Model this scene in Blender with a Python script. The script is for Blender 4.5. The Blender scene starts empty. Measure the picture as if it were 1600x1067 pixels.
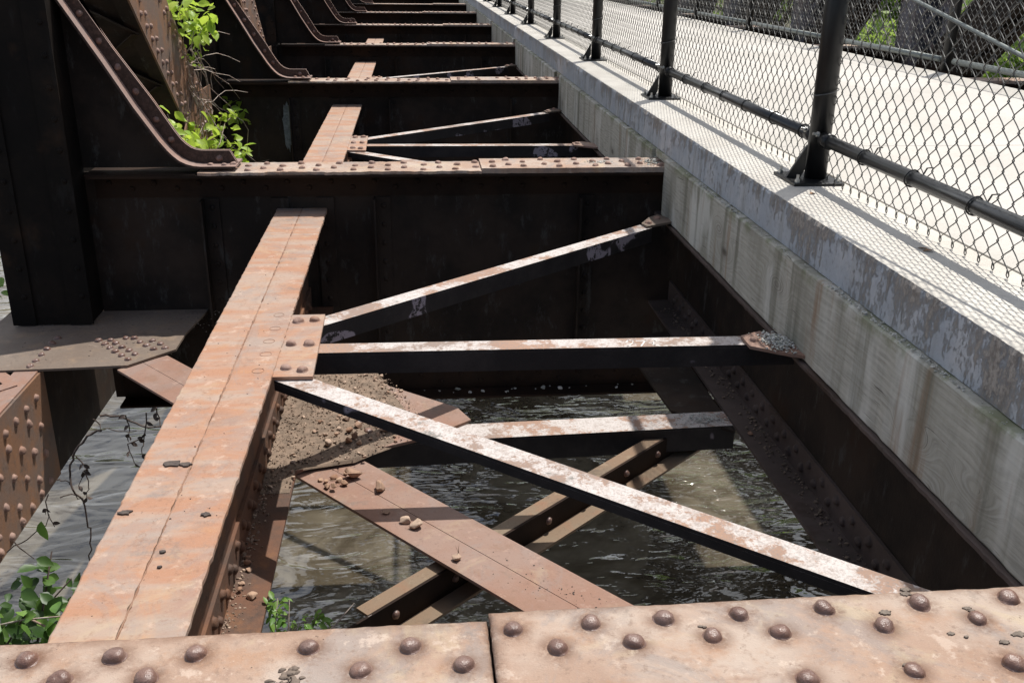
import bpy, bmesh, math, random
from mathutils import Vector, Matrix
R = random.Random(7)
scene = bpy.context.scene
col = scene.collection
V = Vector

# ------------------------------------------------------------------ helpers
class MB:
    """collects faces; build() links them as ONE mesh object"""
    def __init__(s): s.v=[]; s.f=[]
    def add(s, vs, fs):
        n=len(s.v); s.v+= [tuple(v) for v in vs]; s.f+=[tuple(i+n for i in f) for f in fs]; return s
    def box(s, x0,x1,y0,y1,z0,z1):
        return s.add([(x0,y0,z0),(x1,y0,z0),(x1,y1,z0),(x0,y1,z0),(x0,y0,z1),(x1,y0,z1),(x1,y1,z1),(x0,y1,z1)],
            [(0,3,2,1),(4,5,6,7),(0,1,5,4),(1,2,6,5),(2,3,7,6),(3,0,4,7)])
    def obox(s, a, b, w0, w1, h0, h1, side=None):
        """bar from a to b; side = horizontal normal; offsets w along side, h along the up direction"""
        a=V(a);b=V(b); d=(b-a).normalized()
        sd=V(side).normalized() if side else d.cross(V((0,0,1))).normalized()
        up=sd.cross(d).normalized()
        vs=[]
        for p in (a,b):
            for w,h in ((w0,h0),(w1,h0),(w1,h1),(w0,h1)): vs.append(p+sd*w+up*h)
        return s.add(vs,[(0,1,2,3),(7,6,5,4),(0,4,5,1),(1,5,6,2),(2,6,7,3),(3,7,4,0)])
    def prism(s, pts, z0, z1):
        """polygon (x,y) extruded in z"""
        n=len(pts); vs=[(x,y,z0) for x,y in pts]+[(x,y,z1) for x,y in pts]
        return s.add(vs,[tuple(range(n))[::-1],tuple(range(n,2*n))]+[(i,(i+1)%n,n+(i+1)%n,n+i) for i in range(n)])
    def prism_y(s, pts, y0, y1):
        """polygon (x,z) extruded in y"""
        n=len(pts); vs=[(x,y0,z) for x,z in pts]+[(x,y1,z) for x,z in pts]
        return s.add(vs,[tuple(range(n)),tuple(range(n,2*n))[::-1]]+[(i,n+i,n+(i+1)%n,(i+1)%n) for i in range(n)])
    def prism_x(s, pts, x0, x1):
        n=len(pts); vs=[(x0,y,z) for y,z in pts]+[(x1,y,z) for y,z in pts]
        return s.add(vs,[tuple(range(n)),tuple(range(n,2*n))[::-1]]+[(i,n+i,n+(i+1)%n,(i+1)%n) for i in range(n)])
    def tube(s, pts, rad, sides=6, closed=False, cap=True):
        pts=[V(p) for p in pts]; n=len(pts); vs=[]; fs=[]
        up=None
        for i,p in enumerate(pts):
            if closed: t=pts[(i+1)%n]-pts[i-1]
            else: t=pts[min(i+1,n-1)]-pts[max(i-1,0)]
            t.normalize()
            if up is None:
                up=V((0,0,1)) if abs(t.z)<.9 else V((1,0,0))
            a=(up-t*up.dot(t)).normalized(); b=t.cross(a); up=a
            r=rad[i] if isinstance(rad,(list,tuple)) else rad
            for k in range(sides):
                an=2*math.pi*k/sides; vs.append(p+(a*math.cos(an)+b*math.sin(an))*r)
        m=n if closed else n-1
        for i in range(m):
            for k in range(sides):
                i2=(i+1)%n; k2=(k+1)%sides
                fs.append((i*sides+k,i*sides+k2,i2*sides+k2,i2*sides+k))
        if cap and not closed:
            fs.append(tuple(range(sides))[::-1]); fs.append(tuple(range((n-1)*sides,n*sides)))
        return s.add(vs,fs)
    def dome(s, c, r, h, axis=(0,0,1), seg=8, rings=3):
        ax=V(axis).normalized(); q=ax.to_track_quat('Z','Y'); c=V(c); vs=[];fs=[]
        for j in range(rings):
            t=j/rings*math.pi/2
            for k in range(seg):
                a=2*math.pi*k/seg
                vs.append(c+q@V((math.cos(a)*r*math.cos(t),math.sin(a)*r*math.cos(t),h*math.sin(t))))
        vs.append(c+q@V((0,0,h)))
        for j in range(rings-1):
            for k in range(seg): fs.append((j*seg+k,j*seg+(k+1)%seg,(j+1)*seg+(k+1)%seg,(j+1)*seg+k))
        for k in range(seg): fs.append(((rings-1)*seg+k,(rings-1)*seg+(k+1)%seg,len(vs)-1))
        return s.add(vs,fs)
    def mesh(s, name, m, smooth=False):
        me=bpy.data.meshes.new(name); me.from_pydata(s.v,[],s.f); me.update()
        bm=bmesh.new(); bm.from_mesh(me); bmesh.ops.recalc_face_normals(bm,faces=bm.faces); bm.to_mesh(me); bm.free()
        if m: me.materials.append(m)
        if smooth:
            for p in me.polygons: p.use_smooth=True
        return me
    def build(s, name, m, parent=None, smooth=False, bevel=0):
        o=bpy.data.objects.new(name, s.mesh(name,m,smooth)); col.objects.link(o)
        if parent: attach(o,parent)
        if bevel:
            b=o.modifiers.new('bevel','BEVEL'); b.width=bevel; b.segments=2; b.limit_method='ANGLE'
        return o
def attach(o, parent):
    """geometry is written in world space: keep it there under a parent that is only translated"""
    o.parent=parent
    p=parent; off=V((0,0,0))
    while p: off+=p.location; p=p.parent
    o.location=o.location-off if o.location.length else -off
def thing(name, label, cat, loc=(0,0,0), group=None):
    o=bpy.data.objects.new(name,None); o.empty_display_size=.1; col.objects.link(o); o.location=loc
    return tag(o,label,cat,group)
def tag(o,label,cat,group=None,kind=None):
    if label: o['label']=label
    if cat: o['category']=cat
    if group: o['group']=group
    if kind: o['kind']=kind
    return o
RIVET={}
def rivet_mesh(r,m,var):
    k=(r,m.name,var)
    if k not in RIVET:
        rd=random.Random(var*77+5)
        b=MB(); prof=[(1.13,0),(1.12,.05),(1.03,.08),(1.0,.12),(.97,.34),(.87,.58),(.68,.76),(.42,.87),(.18,.905)]; sg=22; vs=[];fs=[]
        ph=[rd.uniform(0,6.28) for _ in range(4)]; fl=rd.uniform(.72,1.0); tx,ty=rd.uniform(-.14,.14),rd.uniform(-.14,.14); dent=rd.uniform(0,6.28)
        for q,(a,h) in enumerate(prof):
            for j in range(sg):
                an=2*math.pi*j/sg; e=1+.05*math.sin(an*2+ph[0])+.035*math.sin(an*3+q*.7+ph[1])+.02*math.sin(an*7+q+ph[2])
                d=max(0,math.cos(an-dent))**3*.16*(h if var%3==0 else 0)
                x=r*a*e*math.cos(an)*(1-d); y=r*a*e*math.sin(an)*(1-d)
                vs.append((x,y,max(0,r*h*fl*(1-d)+h*(tx*x+ty*y)+rd.gauss(0,.012)*r*h)))
        for q in range(len(prof)-1):
            for j in range(sg): fs.append((q*sg+j,q*sg+(j+1)%sg,(q+1)*sg+(j+1)%sg,(q+1)*sg+j))
        fs.append(tuple(range((len(prof)-1)*sg,len(prof)*sg))); b.add(vs,fs)
        RIVET[k]=b.mesh('rivet',m,True)
    return RIVET[k]
def rivets(parent, pts, r, m, axis=(0,0,1)):
    q=V(axis).to_track_quat('Z','Y')
    for p in pts:
        o=bpy.data.objects.new('rivet',rivet_mesh(r,m,R.randrange(7))); col.objects.link(o)
        o.location=p; o.rotation_mode='QUATERNION'; o.rotation_quaternion=q@V((0,0,1)).rotation_difference(V((0,0,1)))@Matrix.Rotation(R.uniform(0,6.28),3,'Z').to_quaternion()
        sc=1+R.uniform(-.08,.08); o.scale=(sc,sc,sc)
        attach(o,parent)
def stone_mesh(name, size, m, rnd, flat=.6):
    bm=bmesh.new()
    for i in range(14):
        v=V((rnd.gauss(0,1),rnd.gauss(0,1),rnd.gauss(0,1))).normalized()
        v=V((v.x*rnd.uniform(.8,1.1),v.y*rnd.uniform(.6,.95),v.z*flat*rnd.uniform(.7,1.1)))*size
        bm.verts.new(v)
    bmesh.ops.convex_hull(bm,input=bm.verts)
    bmesh.ops.delete(bm,geom=[v for v in bm.verts if not v.link_faces],context='VERTS')
    bmesh.ops.bevel(bm,geom=list(bm.edges),offset=size*.08,segments=1,affect='EDGES')
    me=bpy.data.meshes.new(name); bm.to_mesh(me); bm.free()
    if m: me.materials.append(m)
    return me

# ------------------------------------------------------------------ materials
class NT:
    def __init__(s,name):
        s.m=bpy.data.materials.new(name); s.m.use_nodes=True; s.t=s.m.node_tree; s.n=s.t.nodes; s.l=s.t.links
        s.b=s.n['Principled BSDF']; s.out=s.n['Material Output']
        g=s.n.new('ShaderNodeNewGeometry'); s.P=g.outputs['Position']; s.N=g.outputs['Normal']; s.g=g
    def set(s,node,i,v):
        if isinstance(v,bpy.types.NodeSocket): s.l.new(v,node.inputs[i])
        elif v is not None: node.inputs[i].default_value=v
    def sc(s,v,sx,sy,sz):
        n=s.n.new('ShaderNodeVectorMath'); n.operation='MULTIPLY'; s.set(n,0,v); n.inputs[1].default_value=(sx,sy,sz); return n.outputs[0]
    def off(s,v,o):
        n=s.n.new('ShaderNodeVectorMath'); n.operation='ADD'; s.set(n,0,v); s.set(n,1,o); return n.outputs[0]
    def noise(s,scale,detail=4,rough=.6,vec=None,dist=0):
        n=s.n.new('ShaderNodeTexNoise'); s.set(n,'Vector',vec or s.P); n.inputs['Scale'].default_value=scale
        n.inputs['Detail'].default_value=detail; n.inputs['Roughness'].default_value=rough; n.inputs['Distortion'].default_value=dist
        return n.outputs['Fac']
    def noisec(s,scale,detail=2,vec=None):
        n=s.n.new('ShaderNodeTexNoise'); s.set(n,'Vector',vec or s.P); n.inputs['Scale'].default_value=scale; n.inputs['Detail'].default_value=detail
        return n.outputs['Color']
    def vor(s,scale,vec=None,feat='F1',out='Distance'):
        n=s.n.new('ShaderNodeTexVoronoi'); n.feature=feat; s.set(n,'Vector',vec or s.P); n.inputs['Scale'].default_value=scale; return n.outputs[out]
    def math(s,op,a,b=None,c=None):
        n=s.n.new('ShaderNodeMath'); n.operation=op; s.set(n,0,a)
        if b is not None: s.set(n,1,b)
        if c is not None: s.set(n,2,c)
        return n.outputs[0]
    def th(s,f,lo,hi):
        """smooth threshold 0..1"""
        n=s.n.new('ShaderNodeMapRange'); n.interpolation_type='SMOOTHSTEP'; s.set(n,0,f); n.inputs[1].default_value=lo; n.inputs[2].default_value=hi
        return n.outputs[0]
    def mix(s,f,a,b,mode='MIX'):
        n=s.n.new('ShaderNodeMix'); n.data_type='RGBA'; n.blend_type=mode; s.set(n,0,f)
        for i,v in ((6,a),(7,b)):
            if isinstance(v,bpy.types.NodeSocket): s.l.new(v,n.inputs[i])
            else: n.inputs[i].default_value=(*v,1)
        return n.outputs[2]
    def sep(s,v):
        n=s.n.new('ShaderNodeSeparateXYZ'); s.set(n,0,v); return n.outputs
    def comb(s,x,y,z):
        n=s.n.new('ShaderNodeCombineXYZ'); s.set(n,0,x); s.set(n,1,y); s.set(n,2,z); return n.outputs[0]
    def bump(s,h,strength=.3,dist=.01,base=None):
        n=s.n.new('ShaderNodeBump'); n.inputs['Strength'].default_value=strength; n.inputs['Distance'].default_value=dist; s.set(n,'Height',h)
        if base: s.l.new(base,n.inputs['Normal'])
        return n.outputs[0]
    def done(s,color,rough=.8,normal=None,metal=0,spec=None):
        if isinstance(color,tuple): s.b.inputs['Base Color'].default_value=(*color,1)
        else: s.l.new(color,s.b.inputs['Base Color'])
        s.set(s.b,'Roughness',rough); s.b.inputs['Metallic'].default_value=metal
        if spec is not None: s.b.inputs['Specular IOR Level'].default_value=spec
        if normal: s.l.new(normal,s.b.inputs['Normal'])
        return s.m

def mat_rust(name, base, alt, stain, dark, bands=False, speck=.5, bump=.25, face=False, big=2.2, streak=0):
    t=NT(name); v=t.P
    if bands: v=t.sc(t.P,1.3,5.5,1)
    n1=t.noise(big,5,.6,v); n2=t.noise(9,6,.68,t.sc(t.P,1,1.6,1) if bands else None); n3=t.noise(60,5,.7); n4=t.noise(330,2,.6)
    c=t.mix(t.th(n1,.38,.62),base,alt)
    c=t.mix(t.math('MULTIPLY',t.th(n2,.50,.72),.75),c,stain)
    n5=t.noise(4.5,7,.75,t.off(t.P,(3.1,1.7,.3)))
    c=t.mix(t.math('MULTIPLY',t.th(n5,.56,.68),.65),c,dark)
    if streak:
        w1=t.noise(1.9,6,.72,t.off(t.sc(t.P,1.5,1.2,1),(13,5,2)),dist=1.6); w2=t.noise(3.1,6,.7,t.off(t.P,(21,8,2)),dist=.8)
        c=t.mix(t.math('MULTIPLY',t.th(w1,.50,.60),streak*.75),c,(.245,.215,.20))
        c=t.mix(t.math('MULTIPLY',t.th(w2,.55,.66),streak*.7),c,(.46,.36,.235))
        c=t.mix(t.math('MULTIPLY',t.th(w2,.42,.34),streak*.6),c,(.21,.125,.09))
    n6=t.noise(17,6,.7,t.off(t.P,(9.1,2.7,1.3)))
    c=t.mix(t.math('MULTIPLY',t.th(n6,.58,.66),.55),c,tuple(min(1,x*1.35) for x in alt))
    c=t.mix(t.math('MULTIPLY',t.th(n3,.52,.70),speck),c,tuple(x*.62 for x in base))
    c=t.mix(t.math('MULTIPLY',t.th(n4,.58,.75),.35),c,tuple(x*1.25 for x in alt))
    pits=t.th(t.vor(70,t.off(t.P,(0,0,0))),.12,.05); pm=t.th(t.noise(6,3,.6,t.off(t.P,(5,5,5))),.55,.62)
    pit=t.math('MULTIPLY',pits,pm)
    c=t.mix(pit,c,tuple(x*.3 for x in base))
    ga=t.n.new('ShaderNodeAttribute'); ga.attribute_name='grime'; gr=t.math('MULTIPLY',ga.outputs['Fac'],t.th(t.noise(38,5,.75,t.off(t.P,(2,2,2))),.28,.56))
    c=t.mix(t.math('MULTIPLY',gr,.9),c,(.145,.075,.045))
    h=t.math('ADD',t.math('MULTIPLY',n3,.6),t.math('MULTIPLY',n4,.25)); h=t.math('SUBTRACT',h,t.math('MULTIPLY',pit,.5)); h=t.math('ADD',h,t.math('MULTIPLY',n2,.8))
    if face: c=t.mix(t.th(t.math('ABSOLUTE',t.sep(t.N)[1]),.85,.95),c,t.mix(t.th(n3,.4,.65),(.045,.027,.020),(.085,.05,.038)))  # faces across the bridge darkened in colour to stand in for shade
    return t.done(c,t.math('MULTIPLY_ADD',n3,-.25,.85),t.bump(h,bump,.006),spec=.35)
M={}
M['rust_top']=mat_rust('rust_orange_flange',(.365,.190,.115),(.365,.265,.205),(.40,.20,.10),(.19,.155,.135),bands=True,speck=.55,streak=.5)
M['rust_cover']=mat_rust('rust_pale_cover',(.355,.238,.172),(.415,.33,.268),(.345,.185,.10),(.145,.118,.10),speck=.7,bump=.5,big=3.4,streak=.75)
M['rust_lateral']=mat_rust('rust_brown_lateral',(.27,.15,.105),(.285,.19,.15),(.235,.135,.09),(.175,.145,.12),speck=.45,bump=.2,streak=.4)
M['rust_grey']=mat_rust('rust_grey_plate',(.155,.115,.088),(.18,.14,.11),(.25,.175,.115),(.09,.07,.06),speck=.5,bump=.25)
M['rust_olive']=mat_rust('rust_olive_brace',(.215,.135,.082),(.20,.15,.10),(.25,.125,.07),(.10,.075,.055),speck=.4,bump=.2)
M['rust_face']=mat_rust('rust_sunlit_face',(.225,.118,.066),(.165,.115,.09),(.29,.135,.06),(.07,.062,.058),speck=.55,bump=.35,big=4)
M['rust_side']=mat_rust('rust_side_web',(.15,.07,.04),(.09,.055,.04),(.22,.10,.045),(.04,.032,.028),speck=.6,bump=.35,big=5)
M['rivet']=mat_rust('rivet_brown',(.15,.08,.06),(.20,.125,.10),(.23,.11,.065),(.07,.048,.044),speck=.7,bump=.6,big=25)
M['rivet'].node_tree.nodes['Principled BSDF'].inputs['Roughness'].default_value=.5
for l in list(M['rivet'].node_tree.links):
    if l.to_socket.name=='Roughness': M['rivet'].node_tree.links.remove(l)
M['rivet'].node_tree.nodes['Principled BSDF'].inputs['Roughness'].default_value=.36; M['rivet'].node_tree.nodes['Principled BSDF'].inputs['Specular IOR Level'].default_value=.6
M['rivet_pale']=mat_rust('rivet_pale_brown',(.27,.165,.125),(.31,.205,.165),(.27,.14,.085),(.12,.085,.07),speck=.4,bump=.3,big=12)  # paler, rougher variant of the rivet colour

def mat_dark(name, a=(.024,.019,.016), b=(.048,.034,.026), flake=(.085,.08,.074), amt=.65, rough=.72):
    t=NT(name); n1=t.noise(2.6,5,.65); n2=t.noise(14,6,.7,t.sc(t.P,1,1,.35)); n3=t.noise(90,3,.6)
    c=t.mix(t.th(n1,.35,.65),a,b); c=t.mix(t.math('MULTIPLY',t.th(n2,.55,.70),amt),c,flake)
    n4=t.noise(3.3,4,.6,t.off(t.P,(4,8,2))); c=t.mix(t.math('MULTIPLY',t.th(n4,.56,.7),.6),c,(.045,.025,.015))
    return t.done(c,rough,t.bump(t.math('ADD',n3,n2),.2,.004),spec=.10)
M['seam']=mat_rust('seam_pack_rust',(.22,.115,.07),(.30,.185,.125),(.16,.08,.045),(.09,.06,.045),speck=.7,bump=.4,big=9)
M['dark']=mat_dark('dark_steel_web')
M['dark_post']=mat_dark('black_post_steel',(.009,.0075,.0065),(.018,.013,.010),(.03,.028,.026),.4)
M['dark_brown']=mat_dark('dark_brown_steel',(.020,.013,.010),(.036,.021,.014),(.03,.022,.018),.4)
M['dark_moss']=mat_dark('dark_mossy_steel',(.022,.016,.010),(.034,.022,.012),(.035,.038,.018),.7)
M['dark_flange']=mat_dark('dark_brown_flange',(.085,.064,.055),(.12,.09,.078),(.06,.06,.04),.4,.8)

def mat_strut(name, whiteness, patch=0):
    t=NT(name)
    v=t.sc(t.P,1,1,1)
    n1=t.noise(5,6,.72,v); n2=t.noise(38,5,.75); n3=t.noise(2.1,3,.5,t.off(t.P,(2,7,1))); n4=t.noise(150,3,.7)
    rust=t.mix(t.th(n3,.4,.65),(.34,.205,.14),(.25,.185,.15)); rust=t.mix(t.th(n4,.5,.7),rust,(.21,.16,.135))
    white=t.mix(t.th(n2,.45,.7),(.55,.505,.475),(.37,.31,.275))
    k=t.math('ADD',t.math('MULTIPLY',n1,.75),t.math('MULTIPLY',n2,.33))
    top=t.mix(t.th(k,whiteness,whiteness+.06),rust,white)
    gl=t.th(t.noise(6.5,6,.7,t.off(t.P,(11,3,5))),.60,.66)
    top=t.mix(t.math('MULTIPLY',gl,t.th(n2,.40,.5)),top,(.20,.185,.165)); top=t.mix(t.math('MULTIPLY',t.th(n4,.48,.62),.5),top,(.25,.20,.175))
    fl=t.math('MULTIPLY',t.th(t.noise(3.6,2,.5,t.off(t.P,(1,1,9))),.60+patch,.615+patch),t.th(t.noise(26,5,.75,t.off(t.P,(3,0,0))),.45,.50))
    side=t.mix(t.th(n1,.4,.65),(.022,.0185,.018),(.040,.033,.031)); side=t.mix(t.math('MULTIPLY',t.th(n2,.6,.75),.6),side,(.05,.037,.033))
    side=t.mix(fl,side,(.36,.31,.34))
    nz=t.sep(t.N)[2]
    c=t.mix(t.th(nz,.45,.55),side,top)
    return t.done(c,.72,t.bump(t.math('ADD',t.math('MULTIPLY',k,1.2),t.math('MULTIPLY',n4,.2)),.35,.004),spec=.35)
M['strut']=mat_strut('peeling_white_strut',.50,-.03)
M['strut_plain']=mat_strut('peeling_grey_strut',.505,.08)
M['strut_rusty']=mat_strut('rusty_peeling_strut',.525,.05)
M['strut_tan']=mat_strut('tan_peeling_strut',.49,.06)

def mat_concrete(name):
    t=NT(name); n1=t.noise(3,5,.6); n2=t.noise(40,5,.7); n3=t.noise(260,3,.7)
    x=t.sep(t.P)
    c=t.mix(t.th(n1,.35,.65),(.66,.625,.56),(.57,.535,.475)); c=t.mix(t.math('MULTIPLY',t.th(n2,.5,.7),.5),c,(.46,.43,.39)); c=t.mix(t.math('MULTIPLY',t.th(n3,.55,.7),.4),c,(.42,.40,.37))
    # weathered left face: pale blue-grey coating under crusty tan runs
    runs=t.noise(2.6,8,.74,t.sc(t.P,1,1.6,1.2)); fine=t.noise(60,6,.78,t.sc(t.P,1,1,.6)); drip=t.noise(13,5,.65,t.sc(t.P,1,1.6,.22),dist=.4)
    rr=t.math('ADD',t.math('MULTIPLY',runs,.6),t.math('ADD',t.math('MULTIPLY',drip,.35),t.math('MULTIPLY',fine,.2)))
    yy=x[1]; near=t.th(yy,4.2,1.6); rr=t.math('ADD',rr,t.math('MULTIPLY',near,.055)); rr=t.math('ADD',rr,t.math('MULTIPLY_ADD',t.th(x[2],.10,.215),.085,-.055)); m=t.th(t.math('ADD',rr,t.math('MULTIPLY',t.math('SUBTRACT',fine,.5),.22)),.565,.665); vst=t.noise(7,5,.65,t.sc(t.P,1,1.7,.10))
    s=t.mix(t.th(t.noise(7,5,.6),.4,.65),(.40,.425,.46),(.49,.50,.52)); s=t.mix(t.math('MULTIPLY',t.th(fine,.5,.7),.6),s,(.25,.245,.25))
    s=t.mix(t.math('MULTIPLY',t.th(vst,.50,.70),.5),s,(.26,.25,.225))
    crust=t.mix(t.th(fine,.4,.62),(.34,.30,.265),(.54,.49,.44))
    s=t.mix(m,s,crust)
    nx=t.sep(t.N)[0]
    side=t.th(nx,-.35,-.6)
    c=t.mix(side,c,s)
    h=t.math('ADD',t.math('MULTIPLY',n2,.5),t.math('MULTIPLY',n3,.35)); h=t.math('ADD',h,t.math('MULTIPLY',t.math('MULTIPLY',m,fine),t.math('MULTIPLY',side,5)))
    return t.done(c,.92,t.bump(h,.7,.008),spec=.15)
M['concrete']=mat_concrete('deck_concrete')
def mat_deck(name):
    t=NT(name); n1=t.noise(1.2,5,.6); n2=t.noise(60,4,.7)
    c=t.mix(t.th(n1,.35,.7),(.56,.53,.485),(.47,.445,.40)); c=t.mix(t.math('MULTIPLY',t.th(n2,.5,.75),.55),c,(.38,.355,.32))
    y=t.sep(t.P)[1]
    j=t.math('ABSOLUTE',t.math('SUBTRACT',t.math('FRACT',t.math('DIVIDE',y,2.9)),.5))
    c=t.mix(t.th(j,.0028,.0012),c,(.30,.28,.26))
    return t.done(c,.9,t.bump(n2,.25,.003),spec=.2)
M['deck']=mat_deck('path_surface')
def mat_wood(name):
    t=NT(name); x=t.sep(t.P)
    # knots: cells along the timber
    kv=t.comb(0.0,t.math('MULTIPLY',x[1],1.0),t.math('MULTIPLY',x[2],2.2))
    n=t.n.new('ShaderNodeTexVoronoi'); t.l.new(kv,n.inputs['Vector']); n.inputs['Scale'].default_value=2.3; n.inputs['Randomness'].default_value=.85
    d=n.outputs['Distance']
    warp=t.math('MULTIPLY',t.th(d,.42,.0),.22)
    gz=t.math('ADD',x[2],warp); 
    n0=t.noise(2.2,3,.5,t.sc(t.P,1,.7,3))
    gz=t.math('ADD',gz,t.math('MULTIPLY',n0,.06))
    ring=t.math('SINE',t.math('MULTIPLY',gz,300)); fine=t.noise(10,6,.7,t.comb(x[0],t.math('MULTIPLY',x[1],.8),t.math('MULTIPLY',gz,14)))
    c=t.mix(t.th(ring,-.6,.9),(.455,.435,.375),(.50,.48,.42)); c=t.mix(t.math('MULTIPLY',t.th(fine,.42,.66),.6),c,(.27,.255,.22))
    big=t.noise(1.9,5,.6,t.sc(t.P,1,1.8,.5)); c=t.mix(t.math('MULTIPLY',t.th(big,.46,.68),.6),c,(.21,.20,.155))
    lite=t.noise(3.1,4,.6,t.off(t.sc(t.P,1,1.3,.5),(4,2,2))); c=t.mix(t.math('MULTIPLY',t.th(lite,.50,.64),.7),c,(.66,.65,.60))
    st=t.noise(5,4,.6,t.sc(t.P,1,1.7,.10)); c=t.mix(t.math('MULTIPLY',t.th(st,.50,.72),.8),c,(.12,.115,.08))
    st2=t.noise(6,5,.6,t.off(t.sc(t.P,1,1.3,.13),(7,3,1))); c=t.mix(t.math('MULTIPLY',t.th(st2,.58,.74),.8),c,(.27,.16,.09))
    c=t.mix(t.math('MULTIPLY',t.th(d,.13,.03),.85),c,(.085,.07,.055))
    c=t.mix(t.math('MULTIPLY',t.math('MULTIPLY',t.th(d,.30,.12),t.th(ring,-.2,.6)),.5),c,(.17,.15,.125))
    moss=t.math('MULTIPLY',t.th(x[2],.0,.058),t.th(t.noise(7,5,.7),.45,.6)); c=t.mix(t.math('MULTIPLY',moss,.6),c,(.15,.17,.07))
    chk=t.noise(30,4,.6,t.comb(x[0],t.math('MULTIPLY',x[1],.12),t.math('MULTIPLY',gz,6))); c=t.mix(t.th(chk,.66,.70),c,(.07,.06,.05))
    return t.done(c,.85,t.bump(t.math('ADD',t.math('MULTIPLY',ring,.05),fine),.3,.004),spec=.2)
M['wood']=mat_wood('weathered_timber')
def mat_simple(name,a,b,scale=8,rough=.6,bump=.1,metal=0,spec=.5):
    t=NT(name); n=t.noise(scale,5,.65); return t.done(t.mix(t.th(n,.35,.65),a,b),rough,t.bump(t.noise(scale*12,3),bump,.003),metal,spec)
M['fence']=mat_simple('black_fence_paint',(.008,.009,.0105),(.014,.0155,.0175),20,.30,.04,0,.75)
M['fence_rail']=M['fence']; M['fence']=mat_simple('black_post_paint',(.005,.0052,.0058),(.009,.0095,.0105),20,.38,.04,0,.4)
M['wire']=mat_simple('grey_fence_wire',(.075,.075,.071),(.125,.123,.117),60,.42,.02,.5)
M['galv']=mat_simple('dull_galvanised',(.16,.18,.175),(.22,.24,.23),30,.5,.05,.5)
M['bolt']=mat_simple('zinc_bolt',(.42,.42,.40),(.55,.55,.53),80,.35,.1,.8)
M['chalk']=mat_simple('white_chalk',(.75,.71,.68),(.6,.55,.5),60,.9,.2)
M['gap']=mat_simple('joint_filler',(.16,.15,.14),(.25,.24,.22),30,.9,.2)
def mat_stone(name,cols,scale=9):
    t=NT(name); oi=t.n.new('ShaderNodeNewGeometry'); r=oi.outputs['Random Per Island']
    c=t.mix(t.th(r,.0,.45),cols[0],cols[1]); c=t.mix(t.th(r,.5,.95),c,cols[2])
    n=t.noise(60,4,.7); c=t.mix(t.math('MULTIPLY',t.th(n,.45,.7),.5),c,tuple(x*.55 for x in cols[1]))
    return t.done(c,.9,t.bump(n,.4,.003),spec=.2)
M['gravel']=mat_stone('rusty_gravel',((.16,.12,.09),(.26,.185,.135),(.46,.34,.255)))
M['stone']=mat_stone('pale_stone',((.42,.30,.22),(.50,.37,.28),(.36,.23,.16)))
M['stone_rust']=mat_stone('rust_stone',((.36,.19,.11),(.45,.30,.21),(.30,.17,.11)))
M['soil']=mat_simple('dark_dirt',(.15,.11,.08),(.25,.18,.13),25,.95,.6)
M['crumb']=mat_stone('mortar_crumbs',((.50,.495,.45),(.62,.60,.55),(.38,.38,.32)))
M['lichen']=mat_simple('grey_lichen',(.25,.205,.165),(.17,.135,.11),120,.95,.7)
M['flake']=mat_simple('dark_flake',(.055,.04,.035),(.10,.075,.06),90,.8,.5)
def mat_leaf(name,a,b,tr=.35):
    t=NT(name); r=t.g.outputs['Random Per Island']
    c=t.mix(r,a,b); n=t.noise(30,2,.5); c=t.mix(t.math('MULTIPLY',t.th(n,.5,.7),.3),c,tuple(x*.6 for x in a))
    t.done(c,.42,None,spec=.35)
    tl=t.n.new('ShaderNodeBsdfTranslucent'); t.l.new(t.mix(.5,c,tuple(min(1,x*1.6) for x in b)),tl.inputs[0])
    ms=t.n.new('ShaderNodeMixShader'); ms.inputs[0].default_value=tr
    t.l.new(t.b.outputs[0],ms.inputs[1]); t.l.new(tl.outputs[0],ms.inputs[2]); t.l.new(ms.outputs[0],t.out.inputs[0]); return t.m
M['leaf_bright']=mat_leaf('bright_vine_leaf',(.24,.40,.05),(.48,.60,.08),.45)
M['leaf_mid']=mat_leaf('green_leaf',(.09,.20,.035),(.22,.36,.08),.35)
M['leaf_shaded']=mat_leaf('shaded_green_leaf',(.018,.05,.010),(.085,.16,.03),.28)  # shaded and sunlit leaf tones of the bush mixed into the colour
M['leaf_tree']=mat_leaf('tree_leaf',(.10,.19,.035),(.34,.46,.09),.5)
M['bark']=mat_simple('grey_bark',(.09,.07,.055),(.16,.13,.10),14,.9,.6)
M['twig']=mat_simple('dark_twig',(.05,.035,.028),(.09,.06,.045),40,.8,.2)
M['twig_pale']=mat_simple('pale_dry_twig',(.30,.20,.15),(.5,.42,.36),30,.8,.2)
M['bank']=mat_simple('bank_soil',(.06,.065,.03),(.10,.09,.05),.8,.95,.6)
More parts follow.
